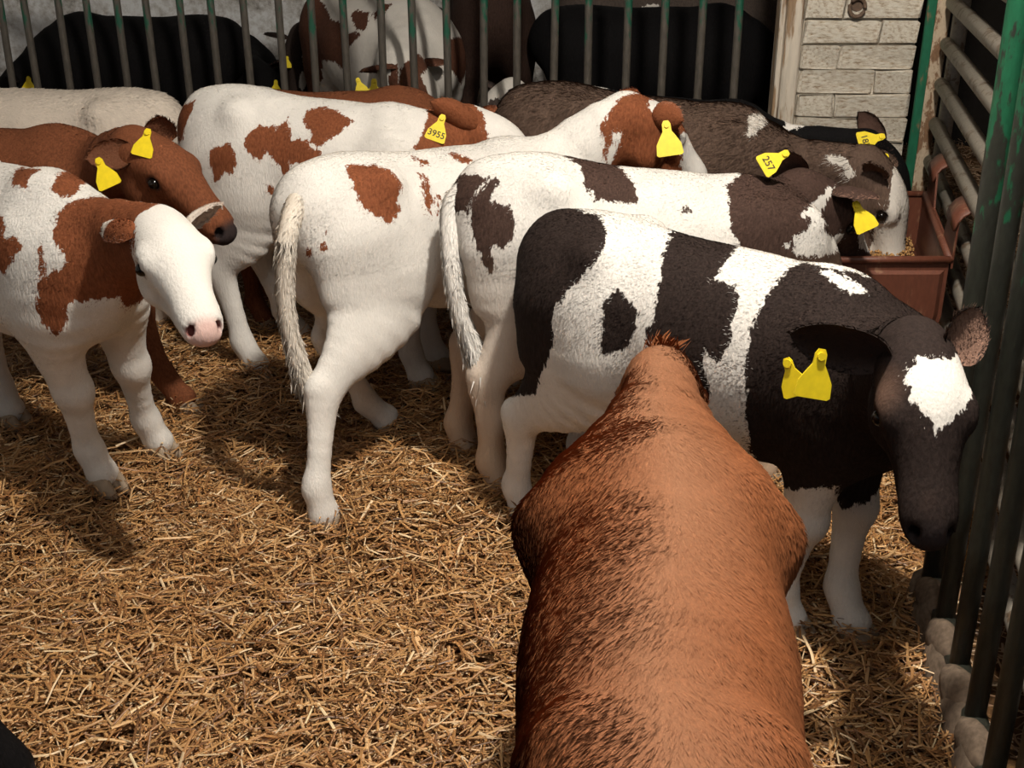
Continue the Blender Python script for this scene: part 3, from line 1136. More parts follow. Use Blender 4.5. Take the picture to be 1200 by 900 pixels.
def build_right_gate():
    root = empty('barred_gate', (gate_x(2.26), 2.26, 0))
    tag(root, 'green gate of upright bars along the right edge of the pen', 'gate')
    m = rust_paint('gate_paint', (0.012, 0.13, 0.06), (0.030, 0.032, 0.024), 0.43, 26, zwear=(0.2, 1.2), stretch=(1, 1, 0.3))
    dirt = plain('caked_dirt', (0.145, 0.108, 0.080), 0.95, 0.05, var=0.35, scale=60)
    n = 8
    gap = 0.157
    for i in range(n):
        y = 2.26 - gap * i
        x = gate_x(y)
        r_ = 0.024 if i == 0 else 0.0195
        pts = [(x - root.location.x - 0.018 * k / 1.3, y - 2.26, k) for k in (0.05, 0.35, 0.7, 1.0, 1.3, 1.75)]
        MB().tube(pts, r_, 14).build('post' if i == 0 else 'bar', m, root, True)
        if i:
            # muck caked on the bottom rail between two bars
            c = Vector((gate_x(y + gap / 2) - root.location.x - 0.008, y - 2.26 + gap / 2, 0.050))
            bm = bmesh.new()
            bmesh.ops.create_icosphere(bm, subdivisions=3, radius=1.0)
            for q in bm.verts:
                q.co = Vector((q.co.x * 0.032, q.co.y * 0.088, q.co.z * 0.050)) * (1 + 0.14 * mnoise.noise(q.co * 2.3 + Vector((i, 0, 0))))
            me = bpy.data.meshes.new('caked_dirt')
            bm.to_mesh(me)
            bm.free()
            link('caked_dirt', me, dirt, root).location = c
    y1 = 2.26 - gap * (n - 1)
    kb = MB()
    kv = []
    for i in range(25):
        y = 2.30 - (2.32 - y1) * i / 24
        x = gate_x(y) - root.location.x + 0.006 * math.sin(i * 1.9)
        h_ = 0.075 + 0.012 * math.sin(i * 2.7)
        kv += [(x - 0.052, y - 2.26, -0.03), (x - 0.036, y - 2.26, h_ * 0.8), (x - 0.012, y - 2.26, h_), (x + 0.02, y - 2.26, h_ * 0.9), (x + 0.04, y - 2.26, -0.03)]
    kb.add(kv, [(i * 5 + j, i * 5 + j + 1, i * 5 + j + 6, i * 5 + j + 5) for i in range(24) for j in range(4)] + [(0, 1, 2, 3, 4), (124, 123, 122, 121, 120)])
    kb.build('kerb', dirt, root, True)
    for z, nm, r_ in ((0.06, 'bottom_rail', 0.026), (1.62, 'top_rail', 0.022)):
        MB().tube([(0, 0, z), (gate_x(y1) - root.location.x, y1 - 2.26, z)], r_, 12).build(nm, m, root, True)


def side_x(y):                                                            # line of the railed gate from pillar to barred gate
    return 1.44 + (y - 4.05) * 0.2157


def build_side_rails():
    y0, y1 = 4.10, 1.30
    root = empty('railed_gate', (side_x(y0), y0, 0))
    tag(root, 'grey gate of level tube rails running from the corner post behind the trough', 'gate')
    m = rust_paint('galvanised_tube', (0.28, 0.25, 0.21), (0.15, 0.105, 0.07), 0.57, 18, stretch=(1, 1, 1))
    o = root.location
    for z in (0.18, 0.31, 0.44, 0.57, 0.70, 0.833, 0.965, 1.097, 1.23, 1.36):
        MB().tube([(0, 0, z), (side_x(y1) - o.x, y1 - y0, z)], 0.0235, 14).build('rail', m, root, True)
    for y in (y0 - 0.02, y1):
        MB().tube([(side_x(y) - o.x + 0.03, y - y0, 0), (side_x(y) - o.x + 0.03, y - y0, 1.45)], 0.026, 12).build('upright', m, root, True)


def build_trough():
    """brown metal hook-on trough: open box with a rolled rim, hung on the rails by two loops"""
    met = rust_paint('trough_brown', (0.135, 0.045, 0.026), (0.22, 0.115, 0.07), 0.60, 20)
    yA, yB = 3.05, 3.72
    zr, zb = 0.555, 0.345
    root = empty('feed_trough', (1.03, 3.06, zb))
    tag(root, 'rusty brown hook-on feed trough hanging on the rails at the right', 'trough')
    O = Vector(root.location)
    def ring(y, z, inset, r=0.05):
        """rounded U section seen from the front, right edge along the rails"""
        xr = side_x(y) - 0.055 - inset
        xl = xr - 0.36 + 2 * inset
        pts = []
        d = zr - zb - inset * 0.5
        for a in np.linspace(0, math.pi / 2, 5):
            pts.append((xr - r + r * math.cos(a), zb + inset + r - r * math.sin(a)))
        for a in np.linspace(math.pi / 2, math.pi, 5):
            pts.append((xl + r + r * math.cos(a), zb + inset + r - r * math.sin(a)))
        pts = [(xr, zr)] + pts + [(xl, zr)]
        return [Vector((x, y, z_)) - O for x, z_ in pts]
    # shell: outer and inner skins joined over the rim
    ys = [yA, yA + 0.22, yB - 0.22, yB]
    m = MB()
    outer = [ring(y, 0, 0.0) for y in ys]
    inner = [ring(min(max(y, yA + 0.006), yB - 0.006), 0, 0.006) for y in ys]
    k = len(outer[0])
    for rows, fl in ((outer, 1), (inner, -1)):
        V = [q for r_ in rows for q in r_]
        Fc = []
        for i in range(len(rows) - 1):
            for j in range(k - 1):
                q = (i * k + j, i * k + j + 1, (i + 1) * k + j + 1, (i + 1) * k + j)
                Fc.append(q if fl > 0 else q[::-1])
        Fc.append(tuple(range(k)) if fl < 0 else tuple(range(k))[::-1])
        Fc.append(tuple((len(rows) - 1) * k + j for j in range(k)))
        m.add(V, Fc)
    m.build('shell', met, root)
    # raised rounded panel on the front end
    pv = []
    for y_, sc in ((yA - 0.012, 0.86), (yA + 0.001, 0.95)):
        rg = ring(yA, 0, 0.0)
        cx = sum((q.x for q in rg), 0) / k
        cz = (zr + zb) / 2 - O.z - 0.012
        pv.append([Vector((cx + (q.x - cx) * sc, y_ - O.y, cz + (q.z - cz - (0.024 if q.z > cz + 0.08 else 0)) * sc)) for q in rg])
    pm = MB()
    pm.add(pv[0] + pv[1], [tuple(range(k))] + [(j, (j + 1) % k, k + (j + 1) % k, k + j)[::-1] for j in range(k)])
    pm.build('end_panel', met, root)
    top = [ring(y, 0, 0.0) for y in (yA, yB)]
    rim = [top[0][0], top[0][-1], top[1][-1], top[1][0], top[0][0]]
    rm = MB()
    for a, b in zip(rim[:-1], rim[1:]):
        rm.tube([a, b], 0.0105, 10)
    rm.build('rim', met, root, True)
    # back plate with the two hook loops over the rail
    xr = lambda y: side_x(y) - 0.05 - O.x
    bp = MB()
    bp.add([Vector((xr(y), y - O.y, z)) for y, z in ((yA, 0.53 - O.z), (yB, 0.53 - O.z), (yB, 0.66 - O.z), (yB - 0.16, 0.66 - O.z), (yB - 0.20, 0.565 - O.z), (yA + 0.20, 0.565 - O.z), (yA + 0.16, 0.66 - O.z), (yA, 0.66 - O.z))]
           + [Vector((xr(y) + 0.006, y - O.y, z)) for y, z in ((yA, 0.53 - O.z), (yB, 0.53 - O.z), (yB, 0.66 - O.z), (yB - 0.16, 0.66 - O.z), (yB - 0.20, 0.565 - O.z), (yA + 0.20, 0.565 - O.z), (yA + 0.16, 0.66 - O.z), (yA, 0.66 - O.z))],
           [tuple(range(8)), tuple(range(15, 7, -1))] + [(i, 8 + i, 8 + (i + 1) % 8, (i + 1) % 8) for i in range(8)])
    bp.build('back_plate', met, root)
    for y0, y1 in ((yA - 0.005, yA + 0.16), (yB - 0.16, yB)):
        V, n = [], 9
        for y in (y0, y1):
            for r_ in (0.0, 0.007):
                for a in np.linspace(math.pi, -0.25, n):
                    V.append(Vector((side_x(y) - O.x + (0.052 + r_) * math.cos(a), y - O.y, 0.635 - O.z + (0.05 + r_) * math.sin(a))))
        Fc = []
        for j in range(n - 1):
            Fc += [(j, 2 * n + j, 2 * n + j + 1, j + 1), (n + j, n + j + 1, 3 * n + j + 1, 3 * n + j), (j, j + 1, n + j + 1, n + j), (2 * n + j, 3 * n + j, 3 * n + j + 1, 2 * n + j + 1)]
        hm = MB()
        hm.add(V, Fc + [(0, n, 3 * n, 2 * n), (n - 1, 3 * n - 1, 4 * n - 1, 2 * n - 1)])
        hm.build('hook', met, root, True)
    # feed lying in the trough
    rng = np.random.default_rng(4)
    n = 2600
    y = yA + 0.02 + (yB - yA - 0.04) * rng.random(n)
    x = side_x(y) - 0.085 - 0.30 * rng.random(n)
    z = zb + 0.062 + 0.018 * rng.random(n)
    s_ = 0.0045
    c = np.stack([x, y, z], 1) - np.array(O)
    off = np.array([(s_, 0, 0), (-s_, 0, 0), (0, s_, 0), (0, -s_, 0), (0, 0, s_), (0, 0, -s_)])
    rotm = rng.normal(0, 1, (n, 1, 1))
    V = (c[:, None] + off[None] * (1 + 0.3 * rotm)).reshape(-1, 3)
    ff = np.array([(0, 2, 4), (2, 1, 4), (1, 3, 4), (3, 0, 4), (2, 0, 5), (1, 2, 5), (3, 1, 5), (0, 3, 5)])
    Q = (np.arange(n)[:, None, None] * 6 + ff[None]).reshape(-1, 3)
    fm = np_mesh('feed', V, Q)
    fo = link('feed', fm, plain('crumbed_feed', (0.36, 0.20, 0.075), 0.8, var=0.35, scale=120), root, smooth=False)
    fo['kind'] = 'stuff'
    MB().box((side_x(3.38) - 0.235 - O.x, 3.385 - O.y, zb + 0.042 - O.z), (0.17, 0.60, 0.05)).build('feed_bed', plain('feed_meal', (0.30, 0.17, 0.07), 0.9), root)
# ------------------------------------------------------------------ the herd: every calf's stance, head, coat
WHITE, CREAM, DULLW = (0.77, 0.74, 0.70), (0.62, 0.545, 0.47), (0.66, 0.62, 0.57)
RED, BROWN, TAN = (0.205, 0.068, 0.030), (0.165, 0.058, 0.027), (0.205, 0.072, 0.029)
BLACK, CHOC, DARK = (0.026, 0.018, 0.016), (0.060, 0.036, 0.029), (0.006, 0.0055, 0.006)
PINK = (0.64, 0.44, 0.40)
PALEDIRT = (0.42, 0.29, 0.18)

HERD = [
    dict(name='tan', label='tan brown calf seen from behind and above, nearest in the foreground', pos=(0.19, 1.27), heading=84, dims=(1.22, 0.93, 0.86),
         poll=(0.275, 2.01, 0.67), look=(0.10, 0.55, -0.83), base=TAN, dark=TAN, all_dark=True, hairs=120000, hair=0.020, hairwidth=0.0018, hairvar=0.10, lift=0.10,
         flow='spine', tuft=True, spine=((0.28, 0.145, 0.085), 0.12, 0.65), fat={0: 1.05, 1: 1.07, 2: 1.08, 3: 1.12, 4: 1.11, 5: 1.12, 6: 1.26, 7: 1.45, 8: 2.1}, voxel=0.008, neck=0.9, neckbase=2.4, neckmid=1.9, neckout=0.7,
         ears={'left': {'tip': (0.262, 2.13, 0.43), 'width': 0.022}, 'right': {'tip': (0.288, 2.13, 0.43), 'width': 0.022}}),
    dict(name='heart', label='black and white calf with a white heart-shaped forehead patch, head lowered by the gate bars', pos=(0.43, 2.37), heading=-37, dims=(1.02, 1.0, 0.95),
         poll=(0.668, 1.80, 0.788), look=(-0.03, -0.72, -0.68), head=0.92, neckrise=-0.5, neckout=0.6, neck=0.88, neckdrop=0.085, slope=-0.025,
         tints=[((0.13, 0.075, 0.055), (0.625, 1.56, 0.665), 0.085, 0.05, 0.75), ((0.12, 0.07, 0.05), (0.58, 1.75, 0.76), 0.06, 0.04, 0.6)], legs=1.12, base=WHITE, dark=BLACK, hairs=60000, voxel=0.008,
         hooves={'hind_right': (0.03, 2.63), 'hind_left': (0.21, 2.86), 'fore_left': (0.735, 2.15), 'fore_right': (0.60, 2.17)},
         ear_inner=(0.035, 0.024, 0.022), ears={'right': {'tip': (0.457, 1.83, 0.815), 'open': (0.0, -0.85, -0.55), 'width': 0.072}, 'left': {'tip': (0.769, 1.83, 0.870), 'open': (0.2, -0.9, 0.2), 'width': 0.05, 'inner': (0.17, 0.10, 0.075)}},
         tags=[dict(at=(0.492, 1.77, 0.778), turn=12, size=1.0, face=(0.1, -0.85, 0.2)), dict(at=(0.462, 1.80, 0.760), turn=-28, size=0.8, face=(-0.5, -0.8, 0.2))]),
    dict(name='rump', label='dark-shouldered calf with a white back and hanging white tail, head over the trough edge', pos=(0.33, 2.915), heading=2, dims=(1.0, 1.0, 1.01), slope=-0.075, neckrise=-0.12, neck=0.86, neckdrop=0.02, legs=1.18,
         poll=(0.785, 3.06, 0.738), look=(0.21, 0.10, -0.215), head=1.08, base=WHITE, dark=CHOC, hairs=45000,
         hooves={'hind_left': (-0.131, 2.985), 'hind_right': (-0.022, 2.75)},
         dirt=((0.50, 0.33, 0.20), 0.15, 0.68, 0.8),
         tail=[(-0.145, 2.87, 0.76), (-0.150, 2.82, 0.64), (-0.135, 2.80, 0.52), (-0.105, 2.79, 0.42), (-0.08, 2.78, 0.34)],
         ears={'left': {'tip': (0.635, 2.94, 0.885), 'open': (-0.3, -0.9, 0.3)}, 'right': {'tip': (0.929, 2.97, 0.735), 'open': (0.3, -0.3, -0.9), 'width': 0.05}},
         tags=[dict(at=(0.641, 2.89, 0.862), turn=60, text='257', size=0.95), dict(at=(0.893, 2.96, 0.700), turn=-25, size=1.0)]),
    dict(name='speck', label='white calf with a single big brown flank spot, rump and tail toward the viewer', pos=(-0.205, 3.155), heading=40, dims=(1.0, 1.0, 0.99), slope=-0.05, neckrise=-0.1,
         poll=(0.365, 3.44, 0.868), look=(0.21, 0.09, -0.17), ears={'right': {'tip': (0.482, 3.36, 0.865), 'open': (0.1, 0.8, 0)}, 'left': {'tip': (0.318, 3.52, 0.91)}}, base=WHITE, dark=RED, hairs=60000, legs=1.1,
         hooves={'hind_right': (-0.472, 2.61), 'hind_left': (-0.372, 3.17)},
         tail=[(-0.535, 2.76, 0.72), (-0.55, 2.73, 0.55), (-0.53, 2.72, 0.40), (-0.50, 2.72, 0.30)], taildirt=(0.55, 0.45, 0.33),
         tags=[dict(at=(0.430, 3.28, 0.828), turn=-8, size=1.2)]),
    dict(name='patchy', legs=1.15, label='red and white spotted calf standing left of centre before the bar fence', pos=(-0.58, 3.64), heading=-14, slope=-0.05, neckrise=-0.1, dims=(0.95, 1.0, 1.04),
         poll=(-0.10, 3.60, 0.800), look=(0.195, -0.05, -0.12), base=WHITE, dark=RED, hairs=42000,
         hooves={'hind_right': (-0.826, 3.56), 'hind_left': (-0.735, 3.85)},
         ears={'right': {'tip': (-0.235, 3.55, 0.885), 'open': (0.3, 0.9, 0.1), 'inner': (0.24, 0.10, 0.055)}}, tags=[dict(at=(-0.214, 3.48, 0.815), turn=20, text='3955', size=1.0), dict(at=(-0.207, 3.43, 0.745), turn=55, size=0.9)]),
    dict(name='strip', label='plain reddish brown calf mostly hidden behind the spotted calf', pos=(-0.60, 4.09), heading=0, dims=(0.86, 0.95, 0.94),
         poll=(-0.18, 4.10, 0.60), look=(0.06, 0.0, -0.28), base=BROWN, dark=BROWN, all_dark=True, hairs=14000),
    dict(name='woolly', label='greyish dark brown woolly calf along the fence with its white-blazed face in the trough', pos=(0.43, 3.765), heading=-6, dims=(1.0, 1.05, 1.03),
         slope=-0.07, neckrise=-0.15, neck=0.86, neckdrop=0.03, poll=(1.120, 3.60, 0.650), look=(0.10, -0.04, -0.25), head=1.08, base=DULLW, dark=(0.095, 0.062, 0.047), all_dark=True, hairs=42000, hair=0.024,
         ears={'right': {'tip': (1.055, 3.49, 0.70), 'width': 0.04}}),
    dict(name='behind', label='black calf squeezed between the woolly brown calf and the fence, ears against the pillar', pos=(0.5, 4.11), heading=-4, dims=(1.0, 0.66, 0.955),
         slope=-0.06, neckrise=-0.2, neck=0.85, poll=(1.215, 3.95, 0.640), look=(0.16, -0.06, -0.24), base=WHITE, dark=DARK, all_dark=True, hairs=14000,
         ears={'left': {'tip': (1.150, 3.96, 0.765), 'open': (0.3, -0.9, 0)}, 'right': {'tip': (1.229, 3.76, 0.660), 'open': (0.3, 0.9, 0), 'width': 0.055}},
         tags=[dict(at=(1.115, 3.70, 0.734), turn=75, text='187', size=1.05), dict(at=(1.135, 3.68, 0.676), turn=70, size=0.9)]),
    dict(name='whiteface', label='red and white calf with a white face and pink nose at the left edge', pos=(-1.31, 2.965), heading=-36, dims=(0.92, 1.0, 0.97),
         poll=(-0.772, 2.55, 0.780), look=(0.145, -0.25, -0.11), head=0.97, legs=1.3, neckrise=0.0, base=WHITE, dark=RED, hairs=55000, voxel=0.009, nose=PINK, nostril=(0.16, 0.05, 0.045), lid=(0.35, 0.24, 0.20),
         hooves={'fore_right': (-1.099, 2.83), 'fore_left': (-1.000, 3.02)}, ear_inner=(0.40, 0.20, 0.14),
         ears={'right': {'tip': (-0.92, 2.63, 0.765), 'tipc': (0.75, 0.70, 0.64), 'open': (-0.3, 0.7, -0.6)}, 'left': {'tip': (-0.66, 2.66, 0.80), 'colour': (0.7, 0.62, 0.55), 'inner': (0.62, 0.50, 0.43)}}),
    dict(name='foxy', label='plain reddish brown calf peering over the back of the white-faced calf', pos=(-1.56, 3.46), heading=-8, dims=(1.0, 0.95, 0.95),
         poll=(-0.965, 3.12, 0.835), look=(0.227, -0.10, -0.150), neckrise=-0.05, legs=1.15,
         ears={'right': {'tip': (-1.09, 3.03, 0.835), 'open': (0.2, -0.8, 0.5)}, 'left': {'tip': (-0.93, 3.15, 0.910), 'open': (0.1, -0.9, 0.2)}}, ear_inner=(0.13, 0.052, 0.028), base=BROWN, dark=BROWN, all_dark=True, hairs=36000,
         hooves={'fore_left': (-1.00, 3.30), 'fore_right': (-1.45, 3.50)},
         tags=[dict(at=(-1.035, 2.99, 0.805), turn=-25, size=1.0), dict(at=(-0.942, 3.05, 0.868), turn=15, size=0.9)]),
    dict(name='cream', label='cream white calf far left by the fence, facing away to the left', pos=(-1.58, 4.06), heading=176, dims=(1.0, 1.0, 0.95),
         poll=(-2.2, 4.05, 0.86), look=(-0.25, -0.05, -0.12), base=CREAM, dark=DARK, hairs=34000, hair=0.02, lift=0.3),
    # the pen behind the bar fence
    dict(name='blackback', label='big black calf behind the bars at the upper left', pos=(-1.68, 5.55), heading=178, dims=(1.0, 1.1, 1.02),
         poll=(-2.24, 5.5, 0.62), look=(-0.2, -0.02, -0.25), base=DARK, dark=DARK, all_dark=True, hairs=9000, voxel=0.014,
         tags=[dict(at=(-2.16, 5.42, 0.60), size=1.0)]),
    dict(name='facing', label='red and white calf behind the bars with its head down toward the pen', pos=(-0.60, 5.55), heading=-60, dims=(1.15, 1.5, 1.15),
         poll=(-0.415, 4.87, 0.765), look=(0.09, -0.08, -0.20), base=DULLW, dark=(0.10, 0.042, 0.026), hairs=24000, voxel=0.012, head=1.15,
         ears={'right': {'tip': (-0.60, 4.84, 0.74)}, 'left': {'tip': (-0.27, 4.95, 0.76)}},
         tags=[dict(at=(-0.545, 4.78, 0.69), turn=0, size=1.1), dict(at=(-0.60, 4.80, 0.70), turn=-20, size=0.9)]),
    dict(name='umber', label='dark umber calf standing end-on behind the bars, right of the red and white one', pos=(-0.12, 5.9), heading=97, dims=(0.9, 1.2, 1.2),
         poll=(-0.15, 6.5, 0.9), look=(0, 0.3, -0.1), base=CHOC, dark=(0.040, 0.023, 0.018), all_dark=True, hairs=8000, voxel=0.014),
    dict(name='ink', label='large black calf lengthwise behind the bars at the right', pos=(0.62, 5.45), heading=-2, dims=(1.12, 1.1, 1.08),
         poll=(1.25, 5.42, 0.62), look=(0.15, 0, -0.28), base=DARK, dark=DARK, all_dark=True, hairs=10000, voxel=0.014),
    dict(name='sooty', label='sooty brown calf with a small white back mark, farthest behind the black calf', pos=(0.78, 6.2), heading=3, dims=(1.15, 1.1, 1.13),
         poll=(1.58, 6.25, 0.9), look=(0.25, 0, -0.15), base=DULLW, dark=(0.085, 0.066, 0.056), all_dark=True, hairs=7000, voxel=0.014),
    dict(name='peep', label='small black calf whose head shows low beside the big black calf', pos=(-1.62, 6.35), heading=-12, dims=(0.85, 0.85, 0.8),
         poll=(-1.25, 5.98, 0.575), look=(0.15, -0.15, -0.15), base=DARK, dark=DARK, all_dark=True, hairs=4000, voxel=0.014,
         tags=[dict(at=(-1.14, 5.85, 0.51), size=0.9)]),
    dict(name='stripe', label='dark calf head with a narrow white stripe, at the far back', pos=(-0.70, 6.5), heading=184, dims=(0.75, 0.95, 0.95),
         poll=(-1.05, 6.1, 0.70), look=(-0.02, -0.14, -0.24), base=DULLW, dark=(0.035, 0.024, 0.02), all_dark=True, hairs=5000, voxel=0.014,
         tags=[dict(at=(-1.10, 5.98, 0.61), size=0.7)]),
    dict(name='mottled', label='small mottled grey and white calf low behind the bars near the middle', pos=(0.40, 4.98), heading=176, dims=(0.75, 0.8, 0.66),
         poll=(-0.03, 4.90, 0.66), look=(-0.14, -0.10, -0.18), head=0.9, base=DULLW, dark=(0.06, 0.045, 0.04), hairs=9000, voxel=0.012),
    dict(name='corner', label='black calf of which only the muzzle shows in the lower left corner', pos=(-1.42, 1.42), heading=3, dims=(0.9, 0.95, 0.9),
         poll=(-1.02, 1.58, 0.34), look=(0.20, 0.02, -0.20), base=DARK, dark=DARK, all_dark=True, hairs=14000, voxel=0.012),
]
